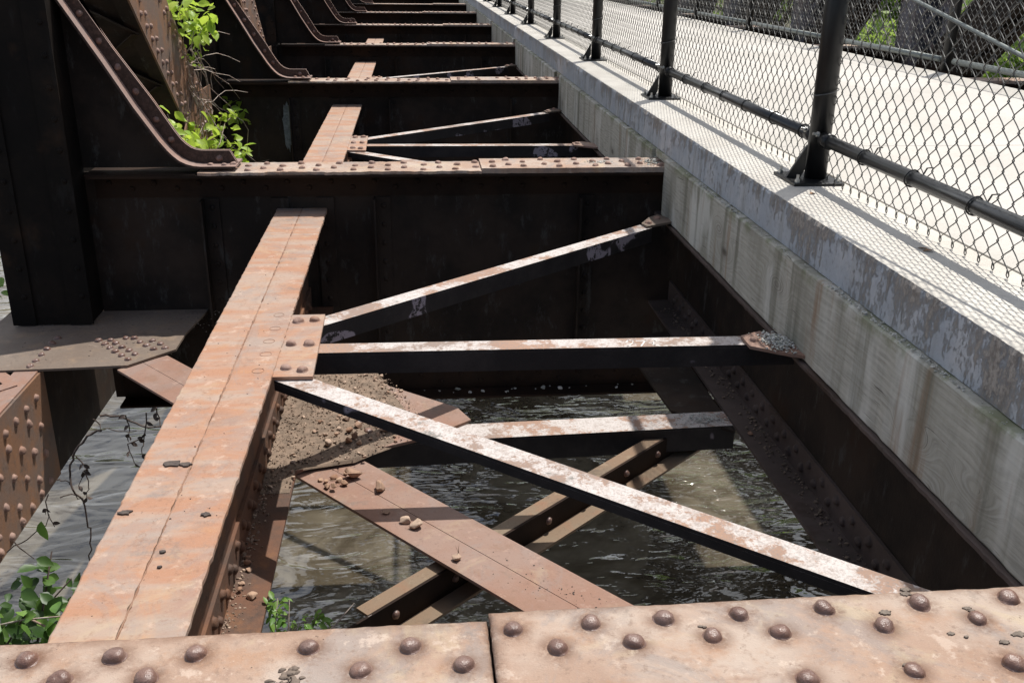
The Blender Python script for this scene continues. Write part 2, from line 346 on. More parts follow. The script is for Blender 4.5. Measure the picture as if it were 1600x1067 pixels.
def mat_water(name):
    t=NT(name)
    n1=t.noise(.5,2,.4,t.sc(t.P,1,1.2,1),dist=.5); n2=t.noise(1.5,2,.45,t.sc(t.P,.75,1.5,1),dist=.9); n3=t.noise(3.7,2,.45,t.sc(t.P,.6,1.7,1),dist=1.0); n5=t.noise(12,2,.5,t.sc(t.P,.6,1.6,1),dist=.5)
    sw=t.noise(.45,5,.65,t.off(t.P,(3,1,0)),dist=1.5); calm=t.th(t.noise(.30,3,.5,t.off(t.P,(8,2,0)),dist=.6),.40,.60)
    c=t.mix(t.th(sw,.38,.60),(.062,.050,.034),(.145,.123,.088)); c=t.mix(t.math('MULTIPLY',t.th(n2,.50,.62),.6),c,(.05,.038,.022))
    rip=t.math('ADD',t.math('MULTIPLY',n3,.26),t.math('MULTIPLY',n5,.030)); left=t.th(t.sep(t.P)[0],-3.4,-.9); rip=t.math('MULTIPLY',rip,t.math('MULTIPLY',t.math('MULTIPLY_ADD',calm,1.0,.18),t.math('MULTIPLY_ADD',left,.75,.25)))
    h=t.math('ADD',t.math('MULTIPLY',n1,.7),t.math('ADD',t.math('MULTIPLY',n2,.42),rip))
    nb=t.bump(h,1.0,.20); nw=t.bump(h,.35,.10)
    d=t.n.new('ShaderNodeBsdfDiffuse'); t.l.new(c,d.inputs[0]); t.l.new(nw,d.inputs['Normal'])
    g=t.n.new('ShaderNodeBsdfGlossy'); g.inputs['Roughness'].default_value=.02; g.inputs[0].default_value=(.95,.97,1,1); t.l.new(nb,g.inputs['Normal'])
    fr=t.n.new('ShaderNodeFresnel'); fr.inputs['IOR'].default_value=1.75; t.l.new(nb,fr.inputs['Normal'])
    ms=t.n.new('ShaderNodeMixShader'); t.l.new(fr.outputs[0],ms.inputs[0]); t.l.new(d.outputs[0],ms.inputs[1]); t.l.new(g.outputs[0],ms.inputs[2]); t.l.new(ms.outputs[0],t.out.inputs[0])
    return t.m
M['water']=mat_water('muddy_river')
M['paint_smear']=mat_simple('pale_paint_smear',(.30,.32,.34),(.16,.17,.18),30,.8,.3)

# ------------------------------------------------------------------ bridge numbers
Y0,S,W=4.93,3.873,.26         # front edge of the second floor beam, bay length, flange width
XW=1.275                      # timber face
def yb(k): return Y0+k*S      # k=-1 is the beam at the photographer's feet
ORD=['first','second','third','fourth','fifth','sixth','seventh','eighth','ninth']
XS=(-.587,1.392); ZS=(-.208,-.242); ZB=-.76

# ---- setting: water, deck, banks
tag(MB().add([(-300,-120,-4.5),(300,-120,-4.5),(300,400,-4.5),(-300,400,-4.5)],[(0,1,2,3)]).build('water',M['water']),None,None,kind='structure')
def bank(x0,x1,y0,y1,nx,ny,f):
    b=MB(); vs=[];fs=[]
    for j in range(ny+1):
        for i in range(nx+1):
            x=x0+(x1-x0)*i/nx; y=y0+(y1-y0)*j/ny; vs.append((x,y,f(x,y)+R.uniform(-.15,.15)))
    for j in range(ny):
        for i in range(nx): a=j*(nx+1)+i; fs.append((a,a+1,a+nx+2,a+nx+1))
    b.add(vs,fs); o=b.build('river_bank',M['bank'],smooth=True); return tag(o,None,None,kind='structure')
bank(10,120,8,140,40,40,lambda x,y:-5.2+min(4.2,max(0,(x-12)*.22))+math.sin(x*.7+y*.4)*.25)
bank(-120,60,62,140,40,18,lambda x,y:-5.2+min(5,max(0,(y-66)*.25))+math.sin(x*.5)*.3)

# deck slab with chipped left edge
def deck_slab():
    rr=random.Random(3); b=MB(); ya,ybnd=-1.5,33.0
    xl,xr,z0,z1=1.305,4.135,.06,.215
    def vn(seed):
        tab=[random.Random(seed*9999+i).random() for i in range(4096)]
        def f(t):
            i=int(math.floor(t)); u=t-i; u=u*u*(3-2*u); return tab[i%4096]*(1-u)+tab[(i+1)%4096]*u
        return f
    f1,f2,f3,f4=vn(1),vn(2),vn(3),vn(4)
    ysl=[]; y=ya
    while y<ybnd: ysl.append(y); y+=.03 if (y<1.0 or y>8) else .0045
    n=len(ysl)-1; prof=[]
    for y in ysl:
        q=y+5
        ch=.004+.006*f1(q*9)+.006*f2(q*38)+.004*f3(q*150)
        bite=max(0,f4(q*5)-.80)*5; ch+=.022*bite*(.5+f2(q*60))
        ch2=.6*ch+.004*f3(q*90+7)
        prof.append([(xl+.002*f2(q*30),y,z0),(xl+.003*f1(q*20),y,z0+.09),(xl+.002+.004*f3(q*70),y,z1-ch2*1.25-.003),(xl+ch*.45+.002,y,z1-ch2*.35-.001),(xl+ch*1.15+.006,y,z1-.0005*f3(q*99)),(xl+.33,y,z1),(3.81,y,z1),(xr-.012,y,z1),(xr,y,z1-.012),(xr,y,z0)])
    m=len(prof[0]); vs=[p for q in prof for p in q]; fs=[]
    for i in range(n):
        for k in range(m): fs.append((i*m+k,i*m+(k+1)%m,(i+1)*m+(k+1)%m,(i+1)*m+k))
    fs.append(tuple(range(m))); fs.append(tuple(range(n*m,n*m+m))[::-1]); b.add(vs,fs)
    o=b.build('bridge_deck',M['concrete']); tag(o,None,None,kind='structure')
    d=MB().box(xl+.335,3.80,ya+.01,ybnd-.01,z1+.001,z1+.005).build('footpath',M['deck']); tag(d,None,None,kind='structure')
deck_slab()

# ---- floor beams
def cover(x0,x1,y0,y1,z0,z1,rag,rnd,step=.018):
    b=MB(); n=max(4,int((x1-x0)/step)); vs=[];fs=[]; off=0
    for i in range(n+1):
        x=x0+(x1-x0)*i/n
        off=off*.75+rnd.gauss(0,rag); bk=rnd.gauss(0,rag*.35); wz=rnd.gauss(0,rag*.12)
        o=max(-.018,min(.012,off))
        ex=rnd.gauss(0,rag*.4) if i in(0,n) else 0
        vs+=[(x,y0-o,z0+wz),(x,y0-o+.002,z1+wz),(x,y0+.03,z1),(x,y1-.02,z1),(x,y1+bk,z1+wz*.5),(x,y1+bk,z0)]
    m=6
    for i in range(n):
        for k in range(m): fs.append((i*m+k,i*m+(k+1)%m,(i+1)*m+(k+1)%m,(i+1)*m+k))
    fs.append(tuple(range(m))); fs.append(tuple(range(n*m,n*m+m))[::-1])
    return b.add(vs,fs)
NEAR_RIV_L=[(-.605,1.273),(-.476,1.271),(-.353,1.266),(-.183,1.267),(-.026,1.258),(-.542,1.222),(-.416,1.217),(-.101,1.209),(.055,1.208)]
NEAR_RIV_R=[(.136,1.271),(.261,1.276),(.381,1.278),(.506,1.280),(.651,1.283),(.814,1.283),(.972,1.286),(.2,1.221),(.321,1.225),(.447,1.228),(.557,1.230),(.729,1.231),(.889,1.236),(.56,1.121),(.727,1.126),(.887,1.128)]
BEAM_LABELS=['pale rusty riveted floor beam filling the bottom edge of the picture','rusty floor beam with ragged riveted top right behind the white struts',
 'third floor beam counted from the viewer, with a pale smear on its dark web']
def floor_beam(k):
    rnd=random.Random(50+k); y=yb(k); yc=y+W/2; i=k+1
    lab=BEAM_LABELS[i] if i<3 else '%s dark floor beam counted from the viewer, rust-edged, running to the concrete deck'%ORD[i]
    t=thing('floor_beam',lab,'floor beam',(0,yc,0),'floor beams across the bridge')
    xl=-1.6545 if k>=0 else -1.6; xr=6.4
    jx=.101 if k==-1 else .335+rnd.uniform(-.02,.02)+(0 if k==0 else rnd.uniform(-.2,.2))
    w=MB().box(xl,xr,yc-.006,yc+.006,-1.25,-.016)
    for x in ((-1.09,-.22,.854,1.9) if k>=0 else ()):   # web stiffeners on the near face, rivets joined in
        w.box(x,x+.010,yc-.085,yc-.0065,-1.09,-.155); w.box(x+.010,x+.085,yc-.0155,yc-.0065,-1.09,-.155)
        if k<4:
            for q in range(9): w.dome((x+.05,yc-.0155,-.2-q*.10),.014,.010,(0,-1,0),8,2)
    for x in ((-.70,-.47) if k>=0 else ()):     # connection angles where the stringer meets the web
        w.box(x-.045,x+.045,yc-.019,yc-.0066,-.80,-.155)
        if k<3:
            for q in range(5): w.dome((x,yc-.019,-.30-q*.1),.014,.010,(0,-1,0),8,2)
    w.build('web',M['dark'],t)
    f=MB()
    for s in (-1,1):
        ya=yc+s*.007; yo=yc+s*W/2; yi=yc+s*.019
        for (za,zb_,zl) in ((-.027,-.0145,-.145),(-1.251,-1.263,-1.13)):
            f.box(xl+.05,xr,min(ya,yo),max(ya,yo),min(za,zb_),max(za,zb_))
            f.box(xl+.05,xr,min(ya,yi),max(ya,yi),min(za,zl),max(za,zl))
    if k<5:
        for q in range(int(2.9/.11)):
            x=xl+.12+q*.11
            f.dome((x,yc-.019,-.07-.03*(q%2)),.015,.011,(0,-1,0),8,2); f.dome((x,yc-.019,-1.16-.04*(q%2)),.015,.011,(0,-1,0),8,2)
    f.build('flange_angle',M['dark_brown'],t)
    x0=-1.075 if k>=0 else -1.3
    if k==-1:
        def fine(xa,xb,ya,yb2,z,riv,seed):
            rr=random.Random(seed); nx=int((xb-xa)/.006); ny=int((yb2-ya)/.006); b=MB(); vs=[]; gr=[]
            import mathutils
            for j in range(ny+1):
                for i in range(nx+1):
                    x=xa+(xb-xa)*i/nx; yy=ya+(yb2-ya)*j/ny; P=V((x*7,yy*7,seed))
                    zz=z+.0011*mathutils.noise.noise(P)+.0006*mathutils.noise.noise(P*4.5)+.0003*mathutils.noise.noise(P*14)
                    ed=min(i,nx-i,j,ny-j)
                    if ed==0: zz-=.0030; x+=.0016*mathutils.noise.noise(P*9)*(1 if i in(0,nx) else 0); yy+=.0022*mathutils.noise.noise(P*6)*(1 if j in(0,ny) else 0)
                    elif ed==1: zz-=.0006
                    g=0
                    for (rx,ry) in riv:
                        d=math.hypot(x-rx,yy-ry)
                        if d<.045: g=max(g,(1-max(0,d-.016)/.029)**1.4)
                    if ed<4: g=max(g,.75-.18*ed)
                    g=min(1,g+.35*max(0,mathutils.noise.noise(V((x*5,yy*9,seed+3)))))
                    vs.append((x,yy,zz)); gr.append(g)
            n0=(nx+1)*(ny+1); fs=[(j*(nx+1)+i,j*(nx+1)+i+1,(j+1)*(nx+1)+i+1,(j+1)*(nx+1)+i) for j in range(ny) for i in range(nx)]
            rim=[i for i in range(nx+1)]+[j*(nx+1)+nx for j in range(1,ny+1)]+[ny*(nx+1)+i for i in range(nx-1,-1,-1)]+[j*(nx+1) for j in range(ny-1,0,-1)]
            low=[(vs[q][0],vs[q][1],z-.0135) for q in rim]; m_=len(rim)
            fs+=[(rim[q],rim[(q+1)%m_],n0+(q+1)%m_,n0+q) for q in range(m_)]; gr+=[1.0]*m_
            b.add(vs+low,fs); o=b.build('cover_plate',M['rust_cover'],t,True)
            at=o.data.attributes.new('grime','FLOAT','POINT'); at.data.foreach_set('value',gr)
        fine(-1.3,jx-.0022,y,y+W,0,NEAR_RIV_L,3); fine(jx+.0005,1.42,y+.002,y+W+.004,.0125,NEAR_RIV_R,8)
        c2=cover(1.421,xr-.2,y+.002,y+W+.004,-.0135,.0125,.0008,rnd).build('cover_plate',M['rust_cover'],t)
    else: c1=cover(x0,jx-.0015,y,y+W,-.0135,0,.0065 if k>=0 else .0012,rnd).build('cover_plate',M['rust_cover'],t)
    if k>=0: c2=cover(jx,xr-.2,y+.002,y+W+.004,-.0135,.0125,.0015,rnd).build('cover_plate',M['rust_cover'],t)
    MB().box(-1.62,x0-.01,y+.004,y+W-.004,-.0138,-.009).build('flange_top',M['dark_brown'],t)
    if k==-1:
        rivets(t,[(x,yy,-.0005) for x,yy in NEAR_RIV_L],.0158,M['rivet']); rivets(t,[(x,yy,.012) for x,yy in NEAR_RIV_R],.0158,M['rivet'])
    elif k<=4:
        pl=[];pr_=[]; xx=-1.02 if k<3 else -.9; q=0
        while xx<1.27:
            rowset=((.045,.16),(.095,.215))[q%2]
            for ro in rowset:
                if rnd.random()<.93:
                    p=(xx+rnd.uniform(-.012,.012),y+ro+rnd.uniform(-.006,.006))
                    (pl if p[0]<jx-.02 else pr_).append(p) if abs(p[0]-jx)>.02 else None
            xx+=.088; q+=1
        pl=[p for p in pl if not(-.93-.14<p[0]<-.91 and p[1]<yc)]
        rivets(t,[(x,a,-.0005) for x,a in pl],.0165,M['rivet_pale']); rivets(t,[(x,a,.012) for x,a in pr_],.0165,M['rivet_pale'])
    if k==1:
        b=MB(); pts=[]
        for j in range(26):
            an=2*math.pi*j/26; r=rnd.uniform(.75,1.1); pts.append((-1.118+.042*r*math.cos(an),-.40+.23*r*math.sin(an)))
        b.prism_y(pts,yc-.0085,yc-.0062); b.build('paint_smear',M['paint_smear'],t)
    if k==-1:
        for (x,yy,z,rx) in ((.913,1.185,.0125,.03),(.886,1.262,.0125,.018),(.745,1.262,.0125,.022),(.84,1.20,.0125,.014),(.444,1.255,.0125,.010),(.71,1.14,.0125,.02),(.80,1.315,.0125,.02),(.955,1.135,.0125,.02)):
            for q in range(2):
                pts=[]; cx=x+rnd.uniform(-1,1)*rx; cy=yy+rnd.uniform(-.4,.4)*rx; n=22; rr=rx*rnd.uniform(.25,.6)
                for j in range(n):
                    an=2*math.pi*j/n; r=rr*rnd.uniform(.6,1.15); pts.append((cx+r*math.cos(an),cy+r*.6*math.sin(an)))
                MB().prism(pts,z-.0008,z+.0022+q*.0007).build('lichen_patch',M['lichen'],t)
        b=MB()   # blistered scab of rust on the left plate
        for q in range(40):
            me=stone_mesh('p',1,None,rnd,.35); sz=rnd.uniform(.003,.010); cx=-.205+rnd.gauss(0,.010); cy=1.20+rnd.uniform(-.035,.028)
            b.add([(cx+v.co.x*sz,cy+v.co.y*sz,v.co.z*sz+.0006) for v in me.vertices],[tuple(p.vertices) for p in me.polygons]); bpy.data.meshes.remove(me)
        b.build('rust_scab',M['rust_grey'],t,True)
    return t
for k in range(-1,7): floor_beam(k)

# ---- stringers
def stringer(k,side):
    rnd=random.Random(k*10+side); xc=XS[side]; zt=ZS[side]; zb=ZB; hw=.1275
    y0=yb(k-1)+W/2+.022; y1=yb(k)+W/2-.022; i=k
    if side==0: lab=['long rusty orange stringer running away on the left, scattered with dark flakes','orange stringer between the second and third floor beams','short glimpse of orange stringer between the third and fourth floor beams','tiny orange stringer end showing past the fourth floor beam'][k] if k<4 else '%s left stringer counted from the viewer'%ORD[k]
    else: lab='dark stringer in the shade below the nearest timber' if k==0 else 'dark stringer in the shade below the %s timber'%ORD[k]
    t=thing('stringer',lab,'stringer',(xc,(y0+y1)/2,zt),'stringers along the bridge')
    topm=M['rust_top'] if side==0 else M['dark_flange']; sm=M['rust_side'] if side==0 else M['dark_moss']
    b=MB(); seam=[rnd.gauss(0,.0008) for _ in range(201)]
    for s in (-1,1): # two angle legs with a narrow seam between them
        n=200
        xi=xc+s*.0024; xo=xc+s*hw
        vs=[];fs=[]
        for j in range(n+1):
            y=y0+(y1-y0)*j/n; e=rnd.gauss(0,.0011); g=rnd.gauss(0,.0009)
            vs+=[(xi+s*g*.6+s*.0005,y,zt-.013),(xi+s*(abs(g)*1.6-.0012+seam[j]),y,zt-.0012),(xi+s*.012,y,zt),(xo+s*e-s*.004,y,zt),(xo+s*e,y,zt-.003),(xo+s*e,y,zt-.014)]
        for j in range(n):
            for q in range(6): fs.append((j*6+q,j*6+(q+1)%6,(j+1)*6+(q+1)%6,(j+1)*6+q))
        fs.append(tuple(range(6))); fs.append(tuple(range(n*6,n*6+6))[::-1]); b.add(vs,fs)
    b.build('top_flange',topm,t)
    if side==0 and k<3:   # pack rust squeezed out of the seam
        rb_=MB(); vs=[];fs=[]; n=420; hh=0; ww=0; ox=0
        for j in range(n+1):
            y=y0+(y1-y0)*j/n; hh=hh*.8+rnd.gauss(0,.0009); ww=ww*.7+rnd.gauss(0,.0007); ox=ox*.9+rnd.gauss(0,.0005)
            h_=zt-.0006+max(-.002,min(.0024,hh)); w_=max(.0016,.0036+ww)
            vs+=[(xc+ox-w_,y,zt-.0028),(xc+ox-w_*.4,y,h_),(xc+ox+w_*.5,y,h_-.0003),(xc+ox+w_,y,zt-.0028)]
        for j in range(n):
            for q in range(3): a=j*4+q; fs.append((a,a+1,a+5,a+4))
        rb_.add(vs,fs); rb_.build('pack_rust',M['seam'],t)
    w=MB().box(xc-.005,xc+.005,y0,y1,zb+.014,zt-.0135); w.box(xc-.0022,xc+.0022,y0,y1,zt-.0133,zt-.0035)
    for s in (-1,1): w.box(min(xc+s*.0055,xc+s*.016),max(xc+s*.0055,xc+s*.016),y0,y1,zt-.115,zt-.0145)
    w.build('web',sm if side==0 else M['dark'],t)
    f=MB()
    for s in (-1,1):
        f.box(min(xc+s*.0055,xc+s*hw),max(xc+s*.0055,xc+s*hw),y0,y1,zb-.002,zb+.011)
        f.box(min(xc+s*.0055,xc+s*.017),max(xc+s*.0055,xc+s*.017),y0,y1,zb+.0105,zb+.125)
    f.build('bottom_flange',sm if side==0 else M['dark_flange'],t)
    if k<2:
        r=[];s=1 if side==0 else -1; y=y0+.1; q=0
        while y<y1-.08:
            r.append((xc+s*.017,y,zb+.05+.042*(q%2))); y+=.062; q+=1
        rivets(t,r,.0165,M['rust_side'] if side==0 else M['dark_flange'],axis=(s,0,0))
    if side==0 and k==0:
        for (x,y) in ((-.505,3.4),(-.501,3.261),(-.506,3.138),(-.501,3.022),(-.506,2.883)):
            b=MB(); b.tube([(x+.0185*math.cos(a*math.pi/10),y+.0185*math.sin(a*math.pi/10),zt+.0003) for a in range(20)],.0009,4,closed=True); b.build('countersunk_rivet',M['seam'],t)
    return t
for k in range(0,7): stringer(k,0); stringer(k,1)

# ---- upper bracing between the stringers (gusset plate, three angles), bay by bay
ZG=-.2235
def plate(pts,z,th=.011): return MB().prism(pts,z-th,z)
def angle_bar(a,b,top_dir,wt=.078,wv=.074,th=.010,sgn=1):
    """angle: heel edge from a to b, flat leg towards top_dir, the other leg hanging from the heel"""
    a=V(a);b=V(b); d=(b-a).normalized(); sd=V((-d.y,d.x,0)); 
    if sd.dot(V(top_dir))<0: sd=-sd
    m=MB(); 
    def bar(w0,w1,h0,h1):
        vs=[p+sd*w+V((0,0,h)) for p in (a,b) for w,h in ((w0,h0),(w1,h0),(w1,h1),(w0,h1))]
        m.add(vs,[(0,1,2,3),(7,6,5,4),(0,4,5,1),(1,5,6,2),(2,6,7,3),(3,7,4,0)])
    bar(0,wt,-th,0); bar(0,th,-wv,-th-.0003)
    return m
for k in range(0,3):
    dy=k*S; bay='nearest bay' if k==0 else '%s bay'%ORD[k]
    o=lambda x,y,z:(x,y+dy,z)
    g=thing('gusset_plate','rusty orange gusset plate with six rivets beside the left stringer, %s'%bay,'gusset plate',o(-.40,3.13,ZG),'upper gusset plates')
    plate([(-.475,2.85+dy),(-.334,2.846+dy),(-.342,3.42+dy),(-.475,3.42+dy)],ZG+.008).build('plate',M['rust_top'],g)
    rivets(g,[o(x,y,ZG+.008) for x,y in ((-.431,3.345),(-.373,3.356),(-.431,3.123),(-.371,3.119),(-.424,2.916),(-.371,2.894))],.0185,M['rivet_pale'])
    zz=ZG-.0055
    A=thing('diagonal_strut','white flaking strut slanting back to the deck corner in the %s'%bay,'strut',o(.4,3.9,zz),'struts fanning out from the gussets')
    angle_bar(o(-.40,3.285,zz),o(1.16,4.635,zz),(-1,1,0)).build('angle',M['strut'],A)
    plate([(1.115,4.68+dy),(1.18,4.80+dy),(1.24,4.86+dy),(1.30,4.72+dy),(1.13,4.62+dy)],zz+.012).build('end_plate',M['rust_grey'],A)
    rivets(A,[o(1.15,4.68,zz+.012),o(1.215,4.77,zz+.012)],.017,M['rivet_pale'])
    B=thing('cross_strut','level rust-streaked strut square to the deck in the %s'%bay+(', chalked on top' if k==0 else ''),'strut',o(.4,3.1,zz),'struts fanning out from the gussets')
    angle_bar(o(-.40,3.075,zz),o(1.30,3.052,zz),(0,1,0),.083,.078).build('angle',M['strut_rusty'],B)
    plate([(1.12,3.11+dy),(1.20,3.15+dy),(1.30,3.06+dy),(1.30,2.90+dy),(1.235,2.93+dy),(1.12,3.01+dy)],zz+.013).build('end_plate',M['rust_lateral'],B)
    rivets(B,[o(1.15,3.06,zz+.013)],.017,M['rivet_pale'])
    C=thing('diagonal_strut','white flaking strut slanting forward to the near deck corner in the %s'%bay,'strut',o(.4,2.2,zz),'struts fanning out from the gussets')
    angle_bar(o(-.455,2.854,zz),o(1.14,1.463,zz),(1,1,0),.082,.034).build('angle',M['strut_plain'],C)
    if k==0:
        ch=MB()
        for q in ([(.712,3.106),(.722,3.122),(.735,3.118),(.736,3.10),(.71,3.068),(.737,3.070)],[(.750,3.114),(.781,3.116),(.756,3.066)],[(.829,3.112),(.812,3.108),(.801,3.090),(.804,3.072),(.818,3.064)]):
            for (a,b) in zip(q[:-1],q[1:]):
                dd=(V((*b,0))-V((*a,0))).normalized()*.0035; n=V((-dd.y,dd.x,0))*.8
                pa=V((*a,zz+.0006))-dd; pb=V((*b,zz+.0006))+dd
                ch.add([pa-n,pb-n,pb+n,pa+n],[(0,1,2,3)])
        ch.build('chalk_mark',M['chalk'],B)
        tag(ch and bpy.data.objects['chalk_mark'],'white chalk figures 27C',None)

# ---- lower bracing (bay 0)
def poly_thing(name,label,cat,pts,z,m,group=None,th=.012):
    c=sum((V((*p,0)) for p in pts),V())/len(pts)
    t=thing(name,label,cat,(c.x,c.y,z),group); plate(pts,z,th).build('plate',m,t); return t
gp=poly_thing('gusset_plate','lower gusset plate buried under gravel beside the left stringer','gusset plate',[(-.459,3.215),(-.369,3.284),(.026,3.462),(.20,3.60),(.15,3.72),(-.1,3.93),(-.33,4.12),(-.459,4.12)],-.7475,M['rust_lateral'],'lower gusset plates')
rivets(gp,[(x,y,-.747) for x,y in ((-.21,3.52),(-.17,3.60),(-.25,3.60),(-.21,3.68),(-.13,3.66),(-.09,3.58),(-.13,3.53))],.018,M['rivet'])
lg=thing('gusset_plate','wide grey-brown riveted gusset plate at the foot of the nearest truss post','gusset plate',(-1.6,4.6,-.757),'lower gusset plates')
plate([(-2.3,4.25),(-1.626,4.272),(-1.335,4.29),(-1.161,4.476),(-1.159,4.682),(-1.115,5.05),(-2.12,5.05),(-2.16,4.7)],-.752).build('plate',M['rust_grey'],lg)
rivets(lg,[(x,y,-.7525) for x,y in ((-1.768,4.3),(-1.767,4.368),(-1.765,4.439),(-1.763,4.511),(-1.764,4.586),(-1.762,4.655),(-1.555,4.607),(-1.512,4.561),(-1.474,4.509),(-1.436,4.457),(-1.393,4.406),(-1.351,4.356),(-1.499,4.612),(-1.463,4.567),(-1.419,4.514),(-1.375,4.469),(-1.335,4.418),(-1.432,4.633),(-1.392,4.631),(-1.351,4.576),(-1.31,4.531),(-1.265,4.479),(-1.297,4.59),(-1.247,4.544),(-1.214,4.492))],.0165,M['rivet'])
poly_thing('gusset_plate','dark gusset plate in the corner under the timber','gusset plate',[(1.03,3.95),(1.05,3.66),(1.259,3.45),(1.259,4.6),(1.0,4.5)],-.7635,M['dark'],'lower gusset plates')
# wide double-angle diagonal E (runs on under the left stringer to the truss gusset)
dE=V((.655,-.755,0)).normalized(); nE=V((.755,.655,0)).normalized()
def onE(t,n,z): p=dE*t+nE*n; return (p.x,p.y,z)
E=thing('bottom_diagonal','wide rust-brown double-angle diagonal low down, strewn with stones','diagonal brace',onE(-1.9,1.88,-.76),'bottom laterals')
ta,tbb=-4.13,-.72
for n0,n1 in ((1.758,1.880),(1.8825,2.004)):
    b=MB(); z=-.7655
    b.add([onE(ta,n0,z-.011),onE(tbb,n0,z-.011),onE(tbb,n1,z-.011),onE(ta,n1,z-.011),onE(ta,n0,z),onE(tbb,n0,z),onE(tbb,n1,z),onE(ta,n1,z)],[(0,3,2,1),(4,5,6,7),(0,1,5,4),(1,2,6,5),(2,3,7,6),(3,0,4,7)])
    ni=n1 if n0<1.8 else n0; sg=-1 if n0<1.8 else 1; za,zb2=z-.0112,z-.09
    b.add([onE(ta,ni,zb2),onE(tbb,ni,zb2),onE(tbb,ni+sg*.01,zb2),onE(ta,ni+sg*.01,zb2),onE(ta,ni,za),onE(tbb,ni,za),onE(tbb,ni+sg*.01,za),onE(ta,ni+sg*.01,za)],[(0,3,2,1),(4,5,6,7),(0,1,5,4),(1,2,6,5),(2,3,7,6),(3,0,4,7)])
    b.build('angle',M['rust_lateral'],E)
# crossing Z-shaped diagonal F
dF=V((.734,.68,0)).normalized(); nF=V((.68,-.734,0)).normalized()
def onF(t,n,z): p=dF*t+nF*n; return (p.x,p.y,z)
F=thing('bottom_diagonal','olive-brown crossing diagonal of two stepped angles below the wide one','diagonal brace',onF(2.2,-1.89,-.85),'bottom laterals')
def fbar(t0,t1,n0,n1,z0,z1):
    b=MB(); b.add([onF(t,n,z) for t in (t0,t1) for n,z in ((n0,z0),(n1,z0),(n1,z1),(n0,z1))],[(0,1,2,3),(7,6,5,4),(0,4,5,1),(1,5,6,2),(2,6,7,3),(3,7,4,0)]); return b
b=fbar(1.52,3.6,-1.945,-1.893,-.812,-.802); b.v+= []
b.build('angle',M['rust_olive'],F); b2=fbar(1.1,3.6,-1.8925,-1.883,-.898,-.8025); b2.build('web',M['dark_brown'],F)  # web in dark steel to paint in the shadow of the top flange
b=fbar(1.0,3.6,-1.8825,-1.822,-.903,-.893); b.build('angle',M['rust_olive'],F)
rivets(F,[onF(1.62+.235*i+ (.02 if i%2 else 0),-1.883,-.85) for i in range(8)],.013,M['rivet'],axis=tuple(nF))
# lower cross strut D
D=thing('bottom_strut','low tan-topped cross strut ending on the right stringer, crumbs on its far end','strut',(.7,3.5,-.76),'bottom laterals')
angle_bar((-.26,3.432,-.7605),(1.275,3.497,-.7605),(0,1,0),.135,.105).build('angle',M['strut_tan'],D)

# ---- timbers on the right stringer
for k in range(0,7):
    y0=yb(k-1)+W+.03; y1=yb(k)-.006
    lab='nearest long weathered timber under the concrete edge, knotty and stained' if k==0 else '%s weathered timber from the viewer under the concrete edge'%ORD[k]
    t=thing('timber_beam',lab,'timber',(XW+.12,(y0+y1)/2,-.236),'timbers under the deck edge')
    b=MB(); rnd=random.Random(k+90); n=80; vs=[];fs=[]
    for j in range(n+1):
        y=y0+(y1-y0)*j/n; e=rnd.gauss(0,.0012); 
        vs+=[(XW+.004+e,y,-.2385),(XW+e,y,-.232),(XW+rnd.gauss(0,.0008),y,-.1),(XW+e*.5,y,.050),(XW+.006,y,.0565+rnd.gauss(0,.0006)),(XW+.25,y,.0565),(XW+.25,y,-.2385)]
    for j in range(n):
        for q in range(7): fs.append((j*7+q,j*7+(q+1)%7,(j+1)*7+(q+1)%7,(j+1)*7+q))
    fs.append(tuple(range(7))); fs.append(tuple(range(n*7,n*7+7))[::-1]); b.add(vs,fs); b.build('timber',M['wood'],t)
    if k<5:
        f=thing('filler_block','small mossy filler block over the %s floor beam, between two timbers'%ORD[k+1],'timber block',(1.4,yb(k)+.13,.03),'filler blocks between timbers')
        MB().box(1.297,1.45,yb(k)-.002,yb(k)+W+.026,.017,.0575).build('block',M['wood'],f,bevel=.003)
        MB().box(1.290,1.33,yb(k)+W+.006,yb(k)+W+.028,-.235,.0165).build('batten',M['wood'],f,bevel=.002)

# ---- truss: bottom chord, posts, knee braces, diagonals (left) and the mirrored far truss (right)
def chord(x0,x1,inner,label):
    t=thing('bottom_chord',label,'truss chord',((x0+x1)/2,10,-1.05))
    y0,y1=-2,34; zt,zb=-.768,-1.306
    for (xa,xb,s) in ((x0,x0+.014,1),(x1-.014,x1,-1)):
        b=MB().box(xa,xb,y0,y1,zb,zt); l0,l1=((xb+.0005,xb+.09) if s==1 else (xa-.09,xa-.0005))
        b.box(l0,l1,y0,y1,zt-.012,zt); b.box(l0,l1,y0,y1,zb,zb+.012)
        b.build('side_plate',M['dark'],t)
        if s==-1 and inner==1: MB().box(xb+.0004,xb+.0108,y0,4.30,zb+.002,zt+.0005).build('sunlit_face_plate',M['rust_face'],t); MB().box(xa-.088,xb,y0,4.30,zt+.0008,zt+.0075).build('top_leg',M['rust_lateral'],t)  # rust ends at the gusset's shadow line; dark steel beyond stands in for shade
    b=MB(); y=y0; s=1
    while y<8:
        xa,xb=(x0+.05,x1-.05) if s>0 else (x1-.05,x0+.05)
        b.obox((xa,y,zt+.004+.0065*(s>0)),(xb,y+.36,zt+.004+.0065*(s>0)),-.03,.03,-.003,.003); y+=.36; s=-s
    b.build('lacing',M['rust_lateral'],t)
    return t
ch=chord(-2.15,-1.725,1,'rusty riveted bottom chord of the near-left truss, sunlit on its inner face')
pts=[]
for r_ in range(7):
    z=-.85-.0695*r_
    for q in range(9):
        y=3.215+.238*q+(.119 if r_%2 else 0)
        if y<4.25: pts.append((-1.7142,y,z))
    if r_ in (0,6):
        for q in range(9):
            y=3.215+.119+.238*q
            if y<4.25: pts.append((-1.7142,y,z))
